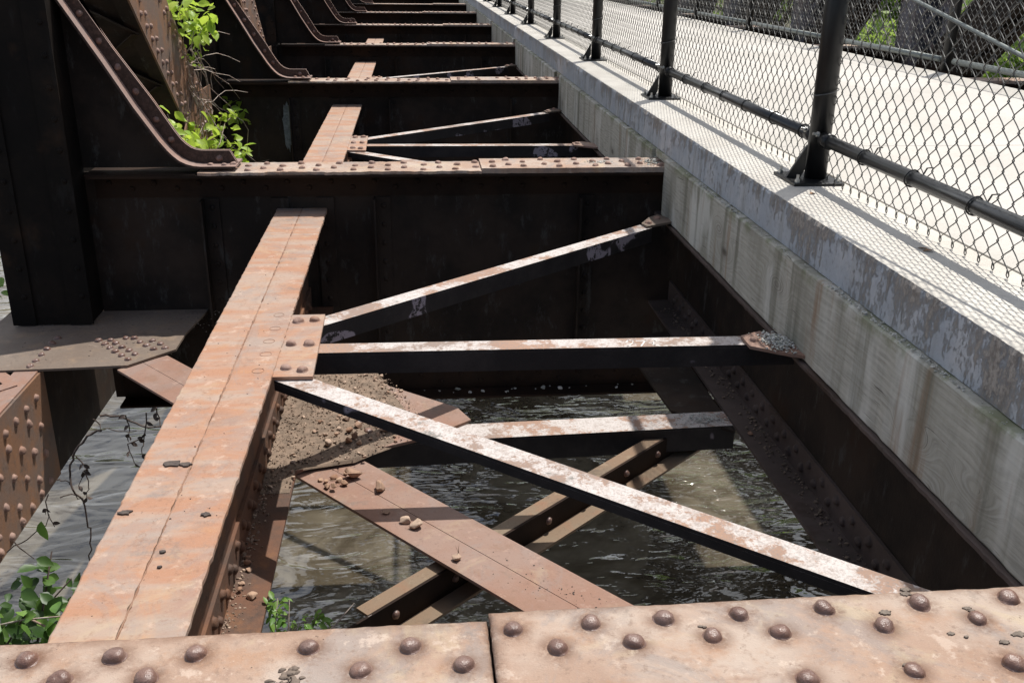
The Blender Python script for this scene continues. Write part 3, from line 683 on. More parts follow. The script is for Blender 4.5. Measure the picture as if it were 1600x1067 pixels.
rivets(ch,pts,.0185,M['rivet_pale'],axis=(1,0,0))
chord(6.42,6.85,-1,'rusty bottom chord of the far truss beyond the deck')
def post(k,x0,x1,label,m,ins):
    yc=yb(k)+W/2; t=thing('truss_post',label,'truss post',((x0+x1)/2,yc,-.75),'truss posts')
    ya,yb_=yc-.225,yc+.225; z0,z1=-.745,(2.9 if ins>0 else 4.4)
    b=MB().box(x0,x0+.012,ya+.01,yb_-.01,z0,z1).box(x1-.012,x1,ya+.01,yb_-.01,z0,z1); b.box(x0+.012,x1-.012,yc-.006,yc+.006,z0,z1)
    if ins>0: b.box(x0+.0125,x1-.0125,ya+.0105,ya+.018,z0,z1)
    b.build('side_plate',m,t)
    f=MB()
    for (xa,xb) in ((x0-.012,x0+.10),(x1-.10,x1+.012)):
        f.box(xa,xb,ya,ya+.0095,z0,z1); f.box(xa,xb,yb_-.0095,yb_,z0,z1)
        if k<4:
            for q in range(20):
                f.dome(((xa+xb)/2+(.02 if ins>0 else -.02),ya,z0+.15+q*.145),.015,.011,(0,-1,0),8,2)
    f.build('flange_angle',m,t)
    if ins>0: return
    l=MB(); z=z0+.3; s=1
    while z<z1-.4:
        l.obox((x0+.06 if s>0 else x1-.06,ya-.002-.005*(s>0),z),(x1-.06 if s>0 else x0+.06,ya-.002-.005*(s>0),z+.34),-.003,.003,-.028,.028,side=(0,1,0)); z+=.34; s=-s
    l.build('lacing',m,t)
for k in range(0,7):
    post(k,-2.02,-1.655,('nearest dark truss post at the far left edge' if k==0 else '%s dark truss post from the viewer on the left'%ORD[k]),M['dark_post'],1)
def smooth_path(p,n=5): return p
KL=[(-1.75,.99),(-1.64,.802),(-1.474,.518),(-1.356,.307),(-1.255,.146),(-1.221,.1),(-1.195,.071),(-1.165,.045),(-1.131,.028),(-1.095,.018),(-1.06,.0145),(-.89,.0145)]
KU=[(-1.70,1.02),(-1.563,.799),(-1.437,.584),(-1.275,.333),(-1.19,.187),(-1.163,.146),(-1.141,.122),(-1.118,.104),(-1.098,.095),(-1.075,.0895),(-1.05,.088),(-.93,.088)]
def knee(k,x_mirror=None):
    y=yb(k)+W/2; i=k
    lab='nearest curved knee brace, two bright edges on shade-darkened steel, foot on the second floor beam' if k==0 else '%s curved knee brace from the viewer, foot on the %s floor beam'%(ORD[k],ORD[k+1])
    t=thing('knee_brace',lab,'knee brace',(-.9,y,.015),'knee braces on the left')
    dz=.001
    web=[(p[0],p[1]) for p in KU]+[(-.905,.005),(-1.6545,.005),(-1.6545,1.02)]
    MB().prism_y(web,y-.005,y+.005).build('web_plate',M['dark'],t)
    for s in (-1,1):
        b=MB(); n=len(KL); vs=[];fs=[]
        ya=y+s*.0055; yb2=y+s*.0165
        # upright leg
        for (l,u) in zip(KL,KU):
            lx,lz=l; ux,uz=u
            vs+=[(lx,ya,lz+dz),(ux,ya,uz+.002),(ux,yb2,uz+.002),(lx,yb2,lz+dz)]
        for j in range(n-1):
            for q in range(4): fs.append((j*4+q,j*4+(q+1)%4,(j+1)*4+(q+1)%4,(j+1)*4+q))
        fs.append((0,1,2,3)); fs.append(tuple(range(4*n-4,4*n))[::-1]); b.add(vs,fs)
        # outstanding leg
        yo=y+s*.107; vs=[];fs=[]
        for j,(l,u) in enumerate(zip(KL,KU)):
            d=(V((u[0],u[1]))-V((l[0],l[1]))); 
            a=KL[max(j-1,0)]; c=KL[min(j+1,n-1)]; tg=V((c[0]-a[0],c[1]-a[1])).normalized(); nn=V((-tg.y,tg.x))*-1
            if nn.dot(d)<0: nn=-nn
            hx,hz=l[0]+nn.x*.011,l[1]+nn.y*.011
            vs+=[(l[0],yb2+s*.0004,l[1]+dz),(hx,yb2+s*.0004,hz+dz),(hx,yo,hz+dz),(l[0],yo,l[1]+dz)]
        for j in range(n-1):
            for q in range(4): fs.append((j*4+q,j*4+(q+1)%4,(j+1)*4+(q+1)%4,(j+1)*4+q))
        fs.append((0,1,2,3)); fs.append(tuple(range(4*n-4,4*n))[::-1]); b.add(vs,fs)
        b.build('edge_angle',M['knee'],t)
    # rivets on the camera-side leg
    if k<4:
        pr=[]
        P=[(V(KL[j])+V(KU[j]))/2 for j in range(len(KL))]
        for j in range(1,len(P)-1):
            a,b_=P[j],P[j+1]; L=(b_-a).length; m=max(1,int(L/.105))
            if L<.05: continue
            for q in range(m): p=a.lerp(b_,(q+.5)/m); pr.append((p.x,y-.0165,p.y))
        rivets(t,pr,.015,M['rivet'],axis=(0,-1,0))
        rivets(t,[(x,yy,.0265) for x,yy in ((-.95,y-.075),(-.91,y-.05),(-1.02,y-.06))],.015,M['rivet_pale'])
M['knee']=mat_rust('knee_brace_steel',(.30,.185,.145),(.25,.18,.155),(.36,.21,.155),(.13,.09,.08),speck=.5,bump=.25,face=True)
for k in range(0,7): knee(k)
def diagonal(k,x0,x1,label,mface,rv,s=1):
    """box diagonal rising towards the viewer from the foot of post k"""
    yb_=yb(k)+W/2; foot=V((0,yb_-.32,-.62)); d=V((0,-.78,.626)).normalized(); n=V((0,.626,.78))
    t=thing('truss_diagonal',label,'truss diagonal',((x0+x1)/2,yb_,-.6),'truss diagonals')
    L=4.6 if s>0 else 6.2; hw=.285; a=foot; b=foot+d*L
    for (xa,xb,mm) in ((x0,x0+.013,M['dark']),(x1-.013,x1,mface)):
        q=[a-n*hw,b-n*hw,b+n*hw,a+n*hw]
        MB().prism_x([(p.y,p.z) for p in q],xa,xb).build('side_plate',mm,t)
    for e in (-1,1):
        for (xa,xb) in ((x0+.0135,x0+.10),(x1-.10,x1-.0135)):
            q=[a+n*(hw-.001)*e,b+n*(hw-.001)*e,b+n*(hw-.012)*e,a+n*(hw-.012)*e]
            MB().prism_x([(p.y,p.z) for p in q],xa,xb).build('flange_angle',M['dark'],t)
    q=[a-n*(hw-.014),b-n*(hw-.014),b-n*(hw-.020),a-n*(hw-.020)]
    MB().prism_x([(p.y,p.z) for p in q],x0+.0135,x1-.0135).build('cover_plate',M['dark'],t)  # dark plate added behind the lacing to black out the lit interior
    l=MB(); u=.1; sg=1
    while u<L-.35:
        p=a+d*u-n*(hw+.004+.006*(sg>0)); q=a+d*(u+.3)-n*(hw+.004+.006*(sg>0))
        xa,xb=(x0+.05,x1-.05) if sg>0 else (x1-.05,x0+.05)
        l.obox((xa,p.y,p.z),(xb,q.y,q.z),-.035,.035,-.003,.003,side=None); u+=.3; sg=-sg
    l.build('lacing',M['dark'],t)
    if rv:
        pts=[]; fx=x1 if s>0 else x0
        for q in range(14):
            u=.55+q*.135
            for (m_,o_) in ((-.215,0),(-.15,.045),(.15,.045),(.215,0)):
                p=a+d*(u+o_)+n*m_; pts.append((fx,p.y,p.z))
        rivets(t,pts,.0175,M['rivet_pale'],axis=(s,0,0))
    # node gusset plate
    gx=(x1+.0005,x1+.0115) if s>0 else (x0-.0115,x0-.0005)
    g=MB().prism_x([(8.02-8.93+yb(k),-.0),(8.70-8.93+yb(k),.0),(8.70-8.93+yb(k),-.78),(7.0-8.93+yb(k),-.78),(7.25-8.93+yb(k),-.42)],*gx)
    g.build('node_plate',mface,t)
    if rv:
        pts=[]
        for r_ in range(9):
            for q in range(5):
                yy=8.14-8.93+yb(k)+q*.11+(.055 if r_%2 else 0); pts.append((gx[1] if s>0 else gx[0],yy,-.12-r_*.07))
        rivets(t,pts,.0165,M['rivet'],axis=(s,0,0))
for k in range(1,5):
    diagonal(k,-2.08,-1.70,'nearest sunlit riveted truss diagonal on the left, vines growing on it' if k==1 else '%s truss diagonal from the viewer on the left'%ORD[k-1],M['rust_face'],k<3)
M['far']=mat_rust('far_truss_steel',(.13,.10,.095),(.165,.16,.18),(.20,.11,.065),(.05,.04,.035),speck=.5,bump=.3,big=3)
for k in range(1,6):
    post(k,6.40,6.86,'%s grey and rusty post of the far truss, seen through both fences'%ORD[k-1],M['far'],-1)
for k in range(1,6):
    diagonal(k,6.44,6.82,'%s dark diagonal of the far truss, seen through both fences'%ORD[k-1],M['dark_brown'],False,-1)
for x0,x1,lab in ((6.38,6.88,'dark top chord over the far truss'),):
    t=thing('top_chord',lab,'truss chord',((x0+x1)/2,10,4.4)); MB().box(x0,x0+.014,-2,34,4.4005,4.85).box(x1-.014,x1,-2,34,4.4005,4.85).box(x0+.0145,x1-.0145,-2,34,4.837,4.85).build('chord_plate',M['dark'],t)

# ---- fences
HB=1.19
def fabric_mesh(L,z0,z1,r=.0018,cell=.0723):
    b=MB(); h=cell/2; rows=int((z1-z0)/h); cols=int(L/h); dx=.0034
    for i in range(cols):
        pts=[]
        for j in range(rows):
            even=(j+i)%2==0
            ya=i*h if even else (i+1)*h; yb2=(i+1)*h if even else i*h
            sx=dx if even else -dx; za=z0+j*h
            ov=.0028*(1 if not even else -1)
            pts.append((sx*.35,ya+ov,za+h*.06)); 
            pts.append((sx*.9,ya+(yb2-ya)*.13,za+h*.22)); pts.append((sx,ya+(yb2-ya)*.52,za+h*.52)); pts.append((sx*.9,ya+(yb2-ya)*.90,za+h*.80))
        b.tube(pts,r,4,cap=False)
        if i%2==0:   # knuckled ends
            y=i*h; b.tube([(-.002,y-.007,z0+.010),(0,y-.008,z0-.002),(.002,y-.001,z0-.010),(.002,y+.007,z0-.004),(.002,y+.007,z0+.009)],r,4,cap=False)
    return b
def fence(x,ys,label,side,base,group=None,rods=False,zr=.378,m=None,zf=.228):
    t=thing('chain_link_fence',label,'fence',(x,ys[0],.215))
    P=ys[1]-ys[0]; zt=1.43
    for y in ys:
        p=MB().tube([(x,y,.222),(x,y,zt+.03)],.042,24).build('fence_post',M['fence'],t,True)
        for poly in p.data.polygons:
            if len(poly.vertices)>4: poly.use_smooth=False
        if base:
            MB().prism([(x-.125,y-.115),(x+.072,y-.115),(x+.072,y+.115),(x-.125,y+.115)],.2155,.226).build('base_plate',M['fence'],p,bevel=.0015)
            MB().prism_y([(x-.118,.2265),(x-.062,.2265),(x-.0462,.258),(x-.0462,.352)],y-.006,y+.006).build('brace_plate',M['fence'],p)
            for ax,ay in ((-.105,-.09),(-.105,.09),(.052,-.09),(.052,.09)):
                b=MB().tube([(x+ax,y+ay,.226),(x+ax,y+ay,.238)],.0105,6); b.tube([(x+ax,y+ay,.238),(x+ax,y+ay,.255)],.0055,8); b.build('anchor_bolt',M['bolt'],p)
        if base:
            for s in (-1,1):
                b=MB().tube([(x,y+s*.0465,zr),(x,y+s*.105,zr)],.029,16); b.build('rail_clamp',M['fence'],p,True)
            b=MB()
            for s in (-1,1): b.tube([(x-.03,y+s*.062,zr+.022),(x-.055,y+s*.062,zr+.026)],.006,6); b.tube([(x-.032,y+s*.062,zr+.022),(x-.040,y+s*.062,zr+.0235)],.0105,6)
            b.build('clamp_bolt',M['bolt'],p)
            b=MB().tube([(x+.0475*math.cos(a*math.pi/9),y+.0475*math.sin(a*math.pi/9),.55+.012*math.cos(a*math.pi/9)) for a in range(18)],.0022,4,closed=True); b.build('wire_tie',M['wire'],p)
    fm=None; rm=None
    for y in ys[:-1]:
        for z in (zr,zt-.02):
            b=MB().tube([(0,.106 if z==zr else .047,0),(0,P-(.106 if z==zr else .047),0)],.0232,16)
            o=bpy.data.objects.new('rail',b.mesh('rail',M['fence_rail'] if base else M['galv'],True)); col.objects.link(o); o.location=(x,y,z); attach(o,t)
        if fm is None: fm=fabric_mesh(P,0,zt-zf+.02).mesh('wire_fabric',M['wire'],True)
        o=bpy.data.objects.new('wire_fabric',fm); col.objects.link(o); o.location=(x+side*.030,y,zf); attach(o,t)
        if base:
            yy=y+.16
            while yy<y+P-.1:
                a0=R.uniform(-.2,.2)
                pts=[(x+.0265*math.cos(a),yy+.004*math.sin(a*2),zr+.0265*math.sin(a)) for a in [a0+i*math.pi/8 for i in range(15)]]
                pts+= [(x+side*.036,yy-.012,zr+.034),(x+side*.044,yy-.032,zr+.040)]
                o=MB().tube(pts,.0026,4).build('wire_tie',M['fence'],t); yy+=R.uniform(.33,.41)
    if rods:
        a=(x,ys[2]-.04,1.0); b_=(x,ys[1]+.04,1.004-.183*(P-.05)); 
        MB().tube([V((x-.012,3.59,1.0)),V((x-.012,1.24,.57))],.0062,8).build('truss_rod',M['galv'],t,True)
    return t
yN=[3.65+2.4306*i for i in range(-2,9)]
fence(1.545,yN,'black chain link fence with braced posts along the near edge of the concrete deck',1,True,rods=True)
yF=[7.62+2.4306*i for i in range(-3,9)]
fence(4.185,yF,'far chain link fence along the opposite edge of the deck',1,False,zr=.302,zf=.232)

# ---- stones, gravel, crumbs, flakes
def stone(x,y,z,size,lab,m,grp,rnd,flat=.6):
    me=stone_mesh('stone',size,m,rnd,flat); o=bpy.data.objects.new('stone',me); col.objects.link(o)
    zmin=min(v.co.z for v in me.vertices); o.location=(x,y,z-zmin-.001); o.rotation_euler=(0,0,rnd.uniform(0,6.28))
    return tag(o,lab,'stone',grp)
rs=random.Random(21)
zE=-.7655
big=[(-.157,3.09,.034,'largest pale stone on the wide diagonal, alone near its upper part'),(-.061,2.86,.026,'left stone of the touching pair in the shadow band of the wide diagonal'),(-.028,2.832,.030,'right stone of the touching pair in the shadow band of the wide diagonal'),(.101,2.631,.020,'small pale stone alone midway down the wide diagonal'),
 (-.251,3.19,.040,'long pale brick-like stone at the gravelly end of the wide diagonal'),(-.128,2.927,.016,'small stone in the shadow just above the touching pair')]
for x,y,s_,l in big: stone(x,y,zE,s_,l,M['stone'],None,rs,.65)
for x,y in ((-.282,3.212),(-.339,3.113),(-.371,3.171),(-.321,3.182),(-.281,3.132),(-.317,3.098),(-.30,3.16),(-.35,3.15)):
    stone(x,y,zE,rs.uniform(.012,.022),'small rusty stone in the loose cluster at the gravelly end of the wide diagonal',M['stone_rust'],'stone cluster on the wide diagonal',rs)
def gh(x,y): # height of the gravel heap
    a=max(0,1-((x+.5)/.50)**2) ; b_=max(0,1-((y-3.60)/.62)**2)
    return -.7475+.016*a*b_*(.75+.25*math.sin(x*17+y*11))
for x,y in ((-.323,3.704),(-.164,3.602),(-.418,3.755),(-.365,3.569),(-.333,3.47),(-.359,3.401),(-.285,3.494),(-.25,3.549),(-.211,3.517),(-.172,3.475),(-.242,3.40),(-.28,3.411),(-.228,3.618),(-.188,3.574),(-.149,3.513),(-.258,3.453),(-.404,3.589),(-.152,3.661),(-.20,3.44),(-.12,3.58),(-.30,3.62),(-.27,3.66),(-.09,3.545),(-.10,3.61)):
    stone(x,y,gh(x,y)-.003,rs.uniform(.010,.024),'loose tan stone on the slope of the gravel heap',M['stone'] if rs.random()<.65 else M['stone_rust'],'stones on the gravel heap',rs,.7)
def scatter_stones(name,label,cat,fn,count,smin,smax,m,rnd,kind='stuff'):
    b=MB(); protos=[]
    for i in range(14):
        me=stone_mesh('p',1,None,rnd,.6); protos.append(([v.co.copy() for v in me.vertices],[tuple(p.vertices) for p in me.polygons])); bpy.data.meshes.remove(me)
    for i in range(count):
        p=fn(rnd)
        if p is None: continue
        s_=smin+(smax-smin)*rnd.random()**2.5; rot=Matrix.Rotation(rnd.uniform(0,6.28),3,'Z')@Matrix.Rotation(rnd.uniform(-.5,.5),3,'X')
        vs,fs=protos[rnd.randrange(14)]; b.add([V(p)+rot@(v*s_) for v in vs],fs)
    return b
def gfn(r):
    x=-.566+.56*r.random()**1.25; y=r.uniform(3.05,4.15)
    lim=.02-.35*abs(y-3.6)-(max(0,3.45-y)*.85)
    if x>lim: return None
    if y<3.25 and x>-.46: return None
    return (x,y,gh(x,y)+r.uniform(-.002,.004))
b=scatter_stones('gravel','', '',gfn,2300,.0022,.0075,M['gravel'],random.Random(5))
n=20; vs=[];fs=[]
for j in range(n+1):
    for i in range(n+1):
        y=3.06+1.1*j/n; xm=max(-.56,min(.0,.0-.36*abs(y-3.6)-max(0,3.45-y)*.8)) if y>3.24 else -.462
        x=-.568+(xm+.568)*i/n; vs.append((x,y,gh(x,y)-.003-(.012 if i==n else 0)))
for j in range(n):
    for i in range(n): a=j*(n+1)+i; fs.append((a,a+1,a+n+2,a+n+1))
gb=MB().add(vs,fs); n0=len(b.v)
tag(gb.build('dirt',M['soil'],None,True),'brown dirt packed under the gravel beside the left stringer web','dirt',kind='stuff')
tag(b.build('gravel',M['gravel']),'rusty brown gravel heaped against the left stringer on the lower gusset','gravel',kind='stuff')
def gfn2(r):
    p=gfn(r)
    if p is None or r.random()>.15+1.4*max(0,p[0]+.5): return None
    return p
b2_=scatter_stones('pebbles','','',gfn2,420,.006,.015,M['stone'],random.Random(55)); tag(b2_.build('pebbles',M['stone']),'pale tan pebbles thinly spread over the gravelly gusset','pebbles',kind='stuff')
# dirt line and crumbs along the bottom flange of the left stringer
b=scatter_stones('x','','',lambda r:(-.567+abs(r.gauss(0,.022)),r.uniform(1.4,3.15),-.748+r.uniform(-.002,.002)),420,.003,.010,M['gravel'],random.Random(8))
tag(b.build('gravel_line',M['gravel']),'thin line of rusty grit along the lower flange of the left stringer','grit',kind='stuff')
for i,(x,y,s_) in enumerate(((-.505,2.46,.022),(-.545,2.634,.016),(-.535,2.595,.014),(-.55,2.664,.013),(-.545,2.526,.013),(-.545,2.49,.012))):
    stone(x,y,-.749,s_,'lone tan stone on the bare lower flange of the left stringer' if i==0 else 'small rusty stone against the web on the lower flange of the left stringer',M['stone_rust'],None if i==0 else 'stones along the lower flange',rs)
b=scatter_stones('x','','',lambda r:(r.uniform(1.355,1.378)-abs(r.gauss(0,.03)),r.uniform(1.5,4.9),-.746),520,.003,.011,M['gravel'],random.Random(9))
tag(b.build('gravel_line',M['soil']),'dark grit and moss along the lower flange of the right stringer','grit',kind='stuff')
b=scatter_stones('x','','',lambda r:(r.uniform(-1.9,-1.0),r.uniform(4.75,5.02) if r.random()<.7 else r.uniform(4.35,5.0),-.751),200,.002,.009,M['gravel'],random.Random(10))
tag(b.build('grit',M['lichen']),'dark grit scattered over the wide truss gusset plate','grit',kind='stuff')
b=scatter_stones('x','','',lambda r:(r.uniform(-.4,1.2),Y0+.05+r.uniform(-.035,.04),-1.2395),26,.006,.022,M['stone'],random.Random(11))
tag(b.build('debris',M['crumb']),'pale chips lying on the lower flange of the second floor beam','debris',kind='stuff')
def crumbs(fn,n,label,seed,smin=.004,smax=.014):
    b=scatter_stones('x','','',fn,n,smin,smax,None,random.Random(seed)); tag(b.build('mortar_crumbs',M['crumb']),label,'crumbs',kind='stuff')
def pile(cx,cy,z,sx,sy,h):
    def f(r):
        x=r.gauss(0,.45);y=r.gauss(0,.45)
        return (cx+x*sx,cy+y*sy,z+h*max(0,1-(x*x+y*y))*r.random())
    return f
crumbs(pile(1.225,3.03,ZG+.01,.055,.09,.016),420,'grey crumbly mortar heaped on the end of the level strut against the timber',31,.003,.0095)
crumbs(pile(1.16,3.555,-.754,.11,.05,.004),260,'grey mortar crumbs sprinkled on the right end of the low cross strut',32,.002,.007)
crumbs(pile(1.235,4.99+.06,.0125,.05,.06,.022),70,'mortar crumbs at the deck end of the second floor beam',33)
crumbs(pile(.95,5.08,.0125,.09,.05,.004),60,'grey crumbs among the rivets of the second floor beam',34,.003,.008)
def ledge(y0,y1): return lambda r:(XW+.004+abs(r.gauss(0,.010)),y0+(y1-y0)*r.random(),.0565+r.uniform(.0,.007))
crumbs(ledge(3.75,4.35),150,'lichen-covered crumbs on the timber ledge below the second fence post',35,.003,.009)
crumbs(ledge(2.0,2.85),170,'mossy crumbs on the near part of the timber ledge',36,.003,.008)
crumbs(ledge(1.4,9.0),260,'fine crumbs strung along the joint between timber and concrete',37,.002,.005)
for i,(x,y,s_,l) in enumerate(((-.633,2.282,.019,'largest dark flake on the long orange stringer, near its middle'),(-.69,2.05,.013,'dark flake at the left edge of the long orange stringer'),(-.502,2.027,.011,'dark flake on the right half of the long orange stringer'),(-.566,1.878,.006,'tiny dark speck on the stringer seam'),(-.56,1.82,.005,'tiny dark speck nearest the viewer on the stringer seam'),(-.60,2.275,.013,'dark flake touching the largest one on the long orange stringer'))):
    b=MB(); pts=[]; nn=14
    for j in range(nn):
        a=2*math.pi*j/nn; r=s_*rs.uniform(.6,1.2); pts.append((x+r*math.cos(a)*1.2,y+r*math.sin(a)*.9))
    b.prism(pts,ZS[0]+.0003,ZS[0]+.0045); o=b.build('rust_flake',M['flake'],bevel=.001); tag(o,l,'rust flake')
for i,(x,y,s_) in enumerate(((.228,2.705,.018),(.262,2.715,.014),(.03,2.335,.016),(-.06,2.22,.012))): stone(x,y,-.893,s_,('larger pebble of a pair on the crossing diagonal, right of the wide one','smaller pebble of a pair on the crossing diagonal, right of the wide one','pebble on the crossing diagonal, left of the wide one','tiny pebble on the crossing diagonal near the bottom beam')[i],M['stone'],None,rs)
b=scatter_stones('x','','',lambda r:onE(-1.55+r.uniform(-.35,.35)*r.random()**.5,1.90+r.gauss(0,.035),-.765),90,.0015,.005,M['flake'],random.Random(77)); tag(b.build('grit',M['flake']),'dark specks of grit on the lower half of the wide diagonal','grit',kind='stuff')
b=scatter_stones('x','','',lambda r:(r.uniform(-.70,-.47),r.uniform(1.4,4.8),ZS[0]+.0003),70,.0012,.0035,M['flake'],random.Random(78)); tag(b.build('grit',M['flake']),'fine dark specks scattered on the long orange stringer','grit',kind='stuff')
rb=stone(1.30,3.39,-.75,.018,'short orange chip on the shaded flange of the right stringer',M['stone_rust'],None,rs,.4)

# ---- vegetation
DRY=mat_simple('dry_leaf',(.20,.10,.05),(.30,.17,.08),30,.7,.2)
def leaf(b,p,d,up,L,wd):
    d=V(d).normalized(); u=V(up); u=(u-d*u.dot(d)).normalized(); s=d.cross(u); p=V(p)
    prof=[(0,0),(.18,.32),(.42,.5),(.68,.38),(.88,.15),(1,0)]
    vs=[];fs=[]
    for t,w in prof:
        c=p+d*L*t-u*(L*.18*t*t)
        vs+=[c-s*wd*w+u*wd*w*.35,c,c+s*wd*w+u*wd*w*.35]
    for i in range(5): a=i*3; fs+=[(a,a+1,a+4,a+3),(a+1,a+2,a+5,a+4)]
    b.add(vs,fs)
for (x,y,r,lb_) in ((1.43,3.40,.7,'small curled brown leaf on the concrete edge in front of the nearest braced post'),(1.50,2.66,2.1,'dry brown leaf scrap on the concrete edge under the fence rail near the right')):
    b=MB()
    for q in range(2 if r>1 else 1): leaf(b,(x+.012*q,y-.01*q,.2175),(math.cos(r+q),math.sin(r+q),.10),(.2,.1,1),.034,.02)
    tag(b.build('dry_leaf',DRY,None,True),lb_,'leaf')
def spray(name,label,cat,loc,stems,m,ms,L,n,spread,seed,r=.004,group=None,wr=.62,droop=.3):
    """plant: stems = polylines; leaves set along them"""
    rnd=random.Random(seed); t=thing(name,label,cat,loc,group); sb=MB(); lb=MB()
    for st in stems:
        st=[V(p) for p in st]; sb.tube(st,[r*(1-.6*i/max(1,len(st)-1)) for i in range(len(st))],5)
    for i in range(n):
        st=stems[rnd.randrange(len(stems))]; j=rnd.randrange(len(st)-1); f=rnd.random(); p=V(st[j]).lerp(V(st[j+1]),f)
        dv=V((rnd.gauss(0,1),rnd.gauss(0,1),rnd.gauss(0,.7)-droop)); p=p+V([max(-1.5,min(1.5,rnd.gauss(0,1))) for _ in range(3)])*spread
        l=L*rnd.uniform(.6,1.15); leaf(lb,p,dv,V((rnd.gauss(0,.5)+.2,rnd.gauss(0,.5)-.2,1)),l,l*wr)
    sb.build('stem',ms,t,True); lb.build('leaves',m,t,True); return t
xt=-1.66
spray('vine','bright vine growing over the foot of the sunlit truss diagonal','vine',(xt,7.6,-.7),
  [[(xt,7.9,-.75),(xt,7.5,-.45),(xt,7.1,-.15),(xt,6.9,.0)],[(xt,7.8,-.6),(xt+.1,8.1,-.4),(xt+.1,8.4,-.28),(xt+.12,9.0,-.28)],[(xt,7.4,-.5),(xt+.15,8.2,-.56),(xt+.2,8.5,-.60)],[(xt,7.1,-.35),(xt+.05,7.4,-.30),(xt+.05,7.8,-.20)]],M['leaf_bright'],M['twig_pale'],.105,300,.075,3)
spray('vine','bright leafy vine tuft high on the sunlit truss diagonal','vine',(xt,7.6,.3),
  [[(xt-.1,7.9,.2),(xt,7.65,.45),(xt,7.55,.72)],[(xt-.1,7.9,.25),(xt+.05,8.0,.45),(xt+.05,8.2,.52)],[(xt,7.6,.6),(xt+.02,7.9,.62),(xt+.03,8.2,.50)]],M['leaf_bright'],M['twig_pale'],.11,130,.075,4)
# dry twigs between the two vines
t=thing('dry_vine','tangle of pale dry twigs hanging beside the sunlit truss diagonal','vine',(xt,7.8,.2)); rnd=random.Random(12)
b=MB(); lb=MB()
for i in range(30):
    p=V((xt+rnd.uniform(-.05,.05),7.6+rnd.uniform(0,.4),.42-rnd.uniform(0,.5))); d=V((rnd.uniform(-.05,.15),rnd.uniform(.1,1),rnd.uniform(-.9,.15))).normalized(); pts=[p]; 
    for j in range(rnd.randint(4,8)):
        d=(d+V((rnd.gauss(0,.25),rnd.gauss(0,.25),rnd.gauss(0,.3)-.08))).normalized(); p=p+d*.11; pts.append(p)
    b.tube(pts,[.006*(1-.7*j/len(pts))*rnd.uniform(.5,1) for j in range(len(pts))],4)
b.build('twigs',M['twig_pale'],t)
# hanging bare creeper left of the stringer
t=thing('hanging_creeper','thin dark bare creeper dangling in front of the water on the left','creeper',(-1.2,3.3,-.55)); 
TW=dict(a=[(-1.15,-.593),(-1.205,-.623),(-1.254,-.681),(-1.278,-.736),(-1.287,-.792),(-1.278,-.85),(-1.255,-.889),(-1.25,-.968),(-1.253,-1.047),(-1.26,-1.117),(-1.277,-1.177)],b=[(-1.171,-.547),(-1.15,-.593),(-1.091,-.604),(-1.028,-.606)],c=[(-1.146,-.538),(-1.084,-.548),(-1.025,-.583),(-.954,-.595),(-.86,-.575)],
 d=[(-1.332,-.862),(-1.279,-.859),(-1.252,-.894)],e=[(-1.56,-1.091),(-1.478,-1.041),(-1.403,-.98),(-1.384,-.937)],f=[(-1.256,-.699),(-1.215,-.748),(-1.238,-.766),(-1.262,-.822)],g=[(-1.238,-.766),(-1.222,-.824),(-1.24,-.871)],h=[(-.986,-.526),(-1.009,-.653),(-1.022,-.69),(-1.009,-.718)],i=[(-1.006,-.625),(-1.067,-.66),(-1.052,-.736)],j=[(-1.338,-.79),(-1.302,-.792),(-1.289,-.816)],k=[(-1.38,-.855),(-1.389,-.942),(-1.372,-.991)],l=[(-1.528,-1.043),(-1.467,-1.126)],m=[(-.95,-.52),(-.94,-.58),(-.90,-.62)],n=[(-1.06,-.545),(-1.05,-.60),(-1.06,-.63)])
b=MB(); lb=MB(); rnd=random.Random(6)
for kk,q in TW.items():
    pts=[]
    for (a,c) in zip(q[:-1],q[1:]):
        for f in (0,.33,.66): pts.append(V((a[0]+(c[0]-a[0])*f+rnd.gauss(0,.0025),3.3+rnd.gauss(0,.006)+.1*f*0,a[1]+(c[1]-a[1])*f+rnd.gauss(0,.0025))))
    pts.append(V((q[-1][0],3.3,q[-1][1]))); rr=.0048 if kk in 'ac' else .0026
    b.tube(pts,[rr*(1-.5*j/len(pts)) for j in range(len(pts))],5)
    if kk in 'fghikmn':
        for j in range(5):
            p=pts[rnd.randrange(len(pts))]; leaf(lb,p,(rnd.gauss(0,1),rnd.gauss(0,1),-1),(rnd.gauss(0,1),-1,.3),.028,.016)
b.build('stem',M['twig'],t); lb.build('leaves',M['twig'],t,True)
# bush at the lower left
rnd=random.Random(14); st=[]
for i in range(11):
    p=V((-1.45+rnd.uniform(-.1,.2),2.55+rnd.uniform(-.3,.3),-1.5)); q=V((-1.18+rnd.uniform(-.32,.30),2.42+rnd.uniform(-.25,.3),-.64+rnd.uniform(-.25,.05))); st.append([p,p.lerp(q,.5)+V((0,0,.12)),q])
spray('bush','dark leafy bush below the near beam at the lower left','bush',(-1.4,2.5,-1.5),st,M['leaf_shaded'],M['twig'],.062,820,.055,15,.006,wr=.6)
spray('bush_shoot','sunlit light green shoot poking out of the dark bush at the lower left','shoot',(-1.1,2.3,-.8),[[(-1.25,2.35,-.74),(-1.10,2.34,-.70),(-.98,2.32,-.68),(-.90,2.30,-.72)],[(-1.08,2.34,-.70),(-1.0,2.36,-.78),(-.94,2.36,-.83)],[(-1.25,2.35,-.74),(-1.2,2.33,-.68)]],M['leaf_mid'],M['twig_pale'],.07,48,.018,16,.0035,wr=.6)
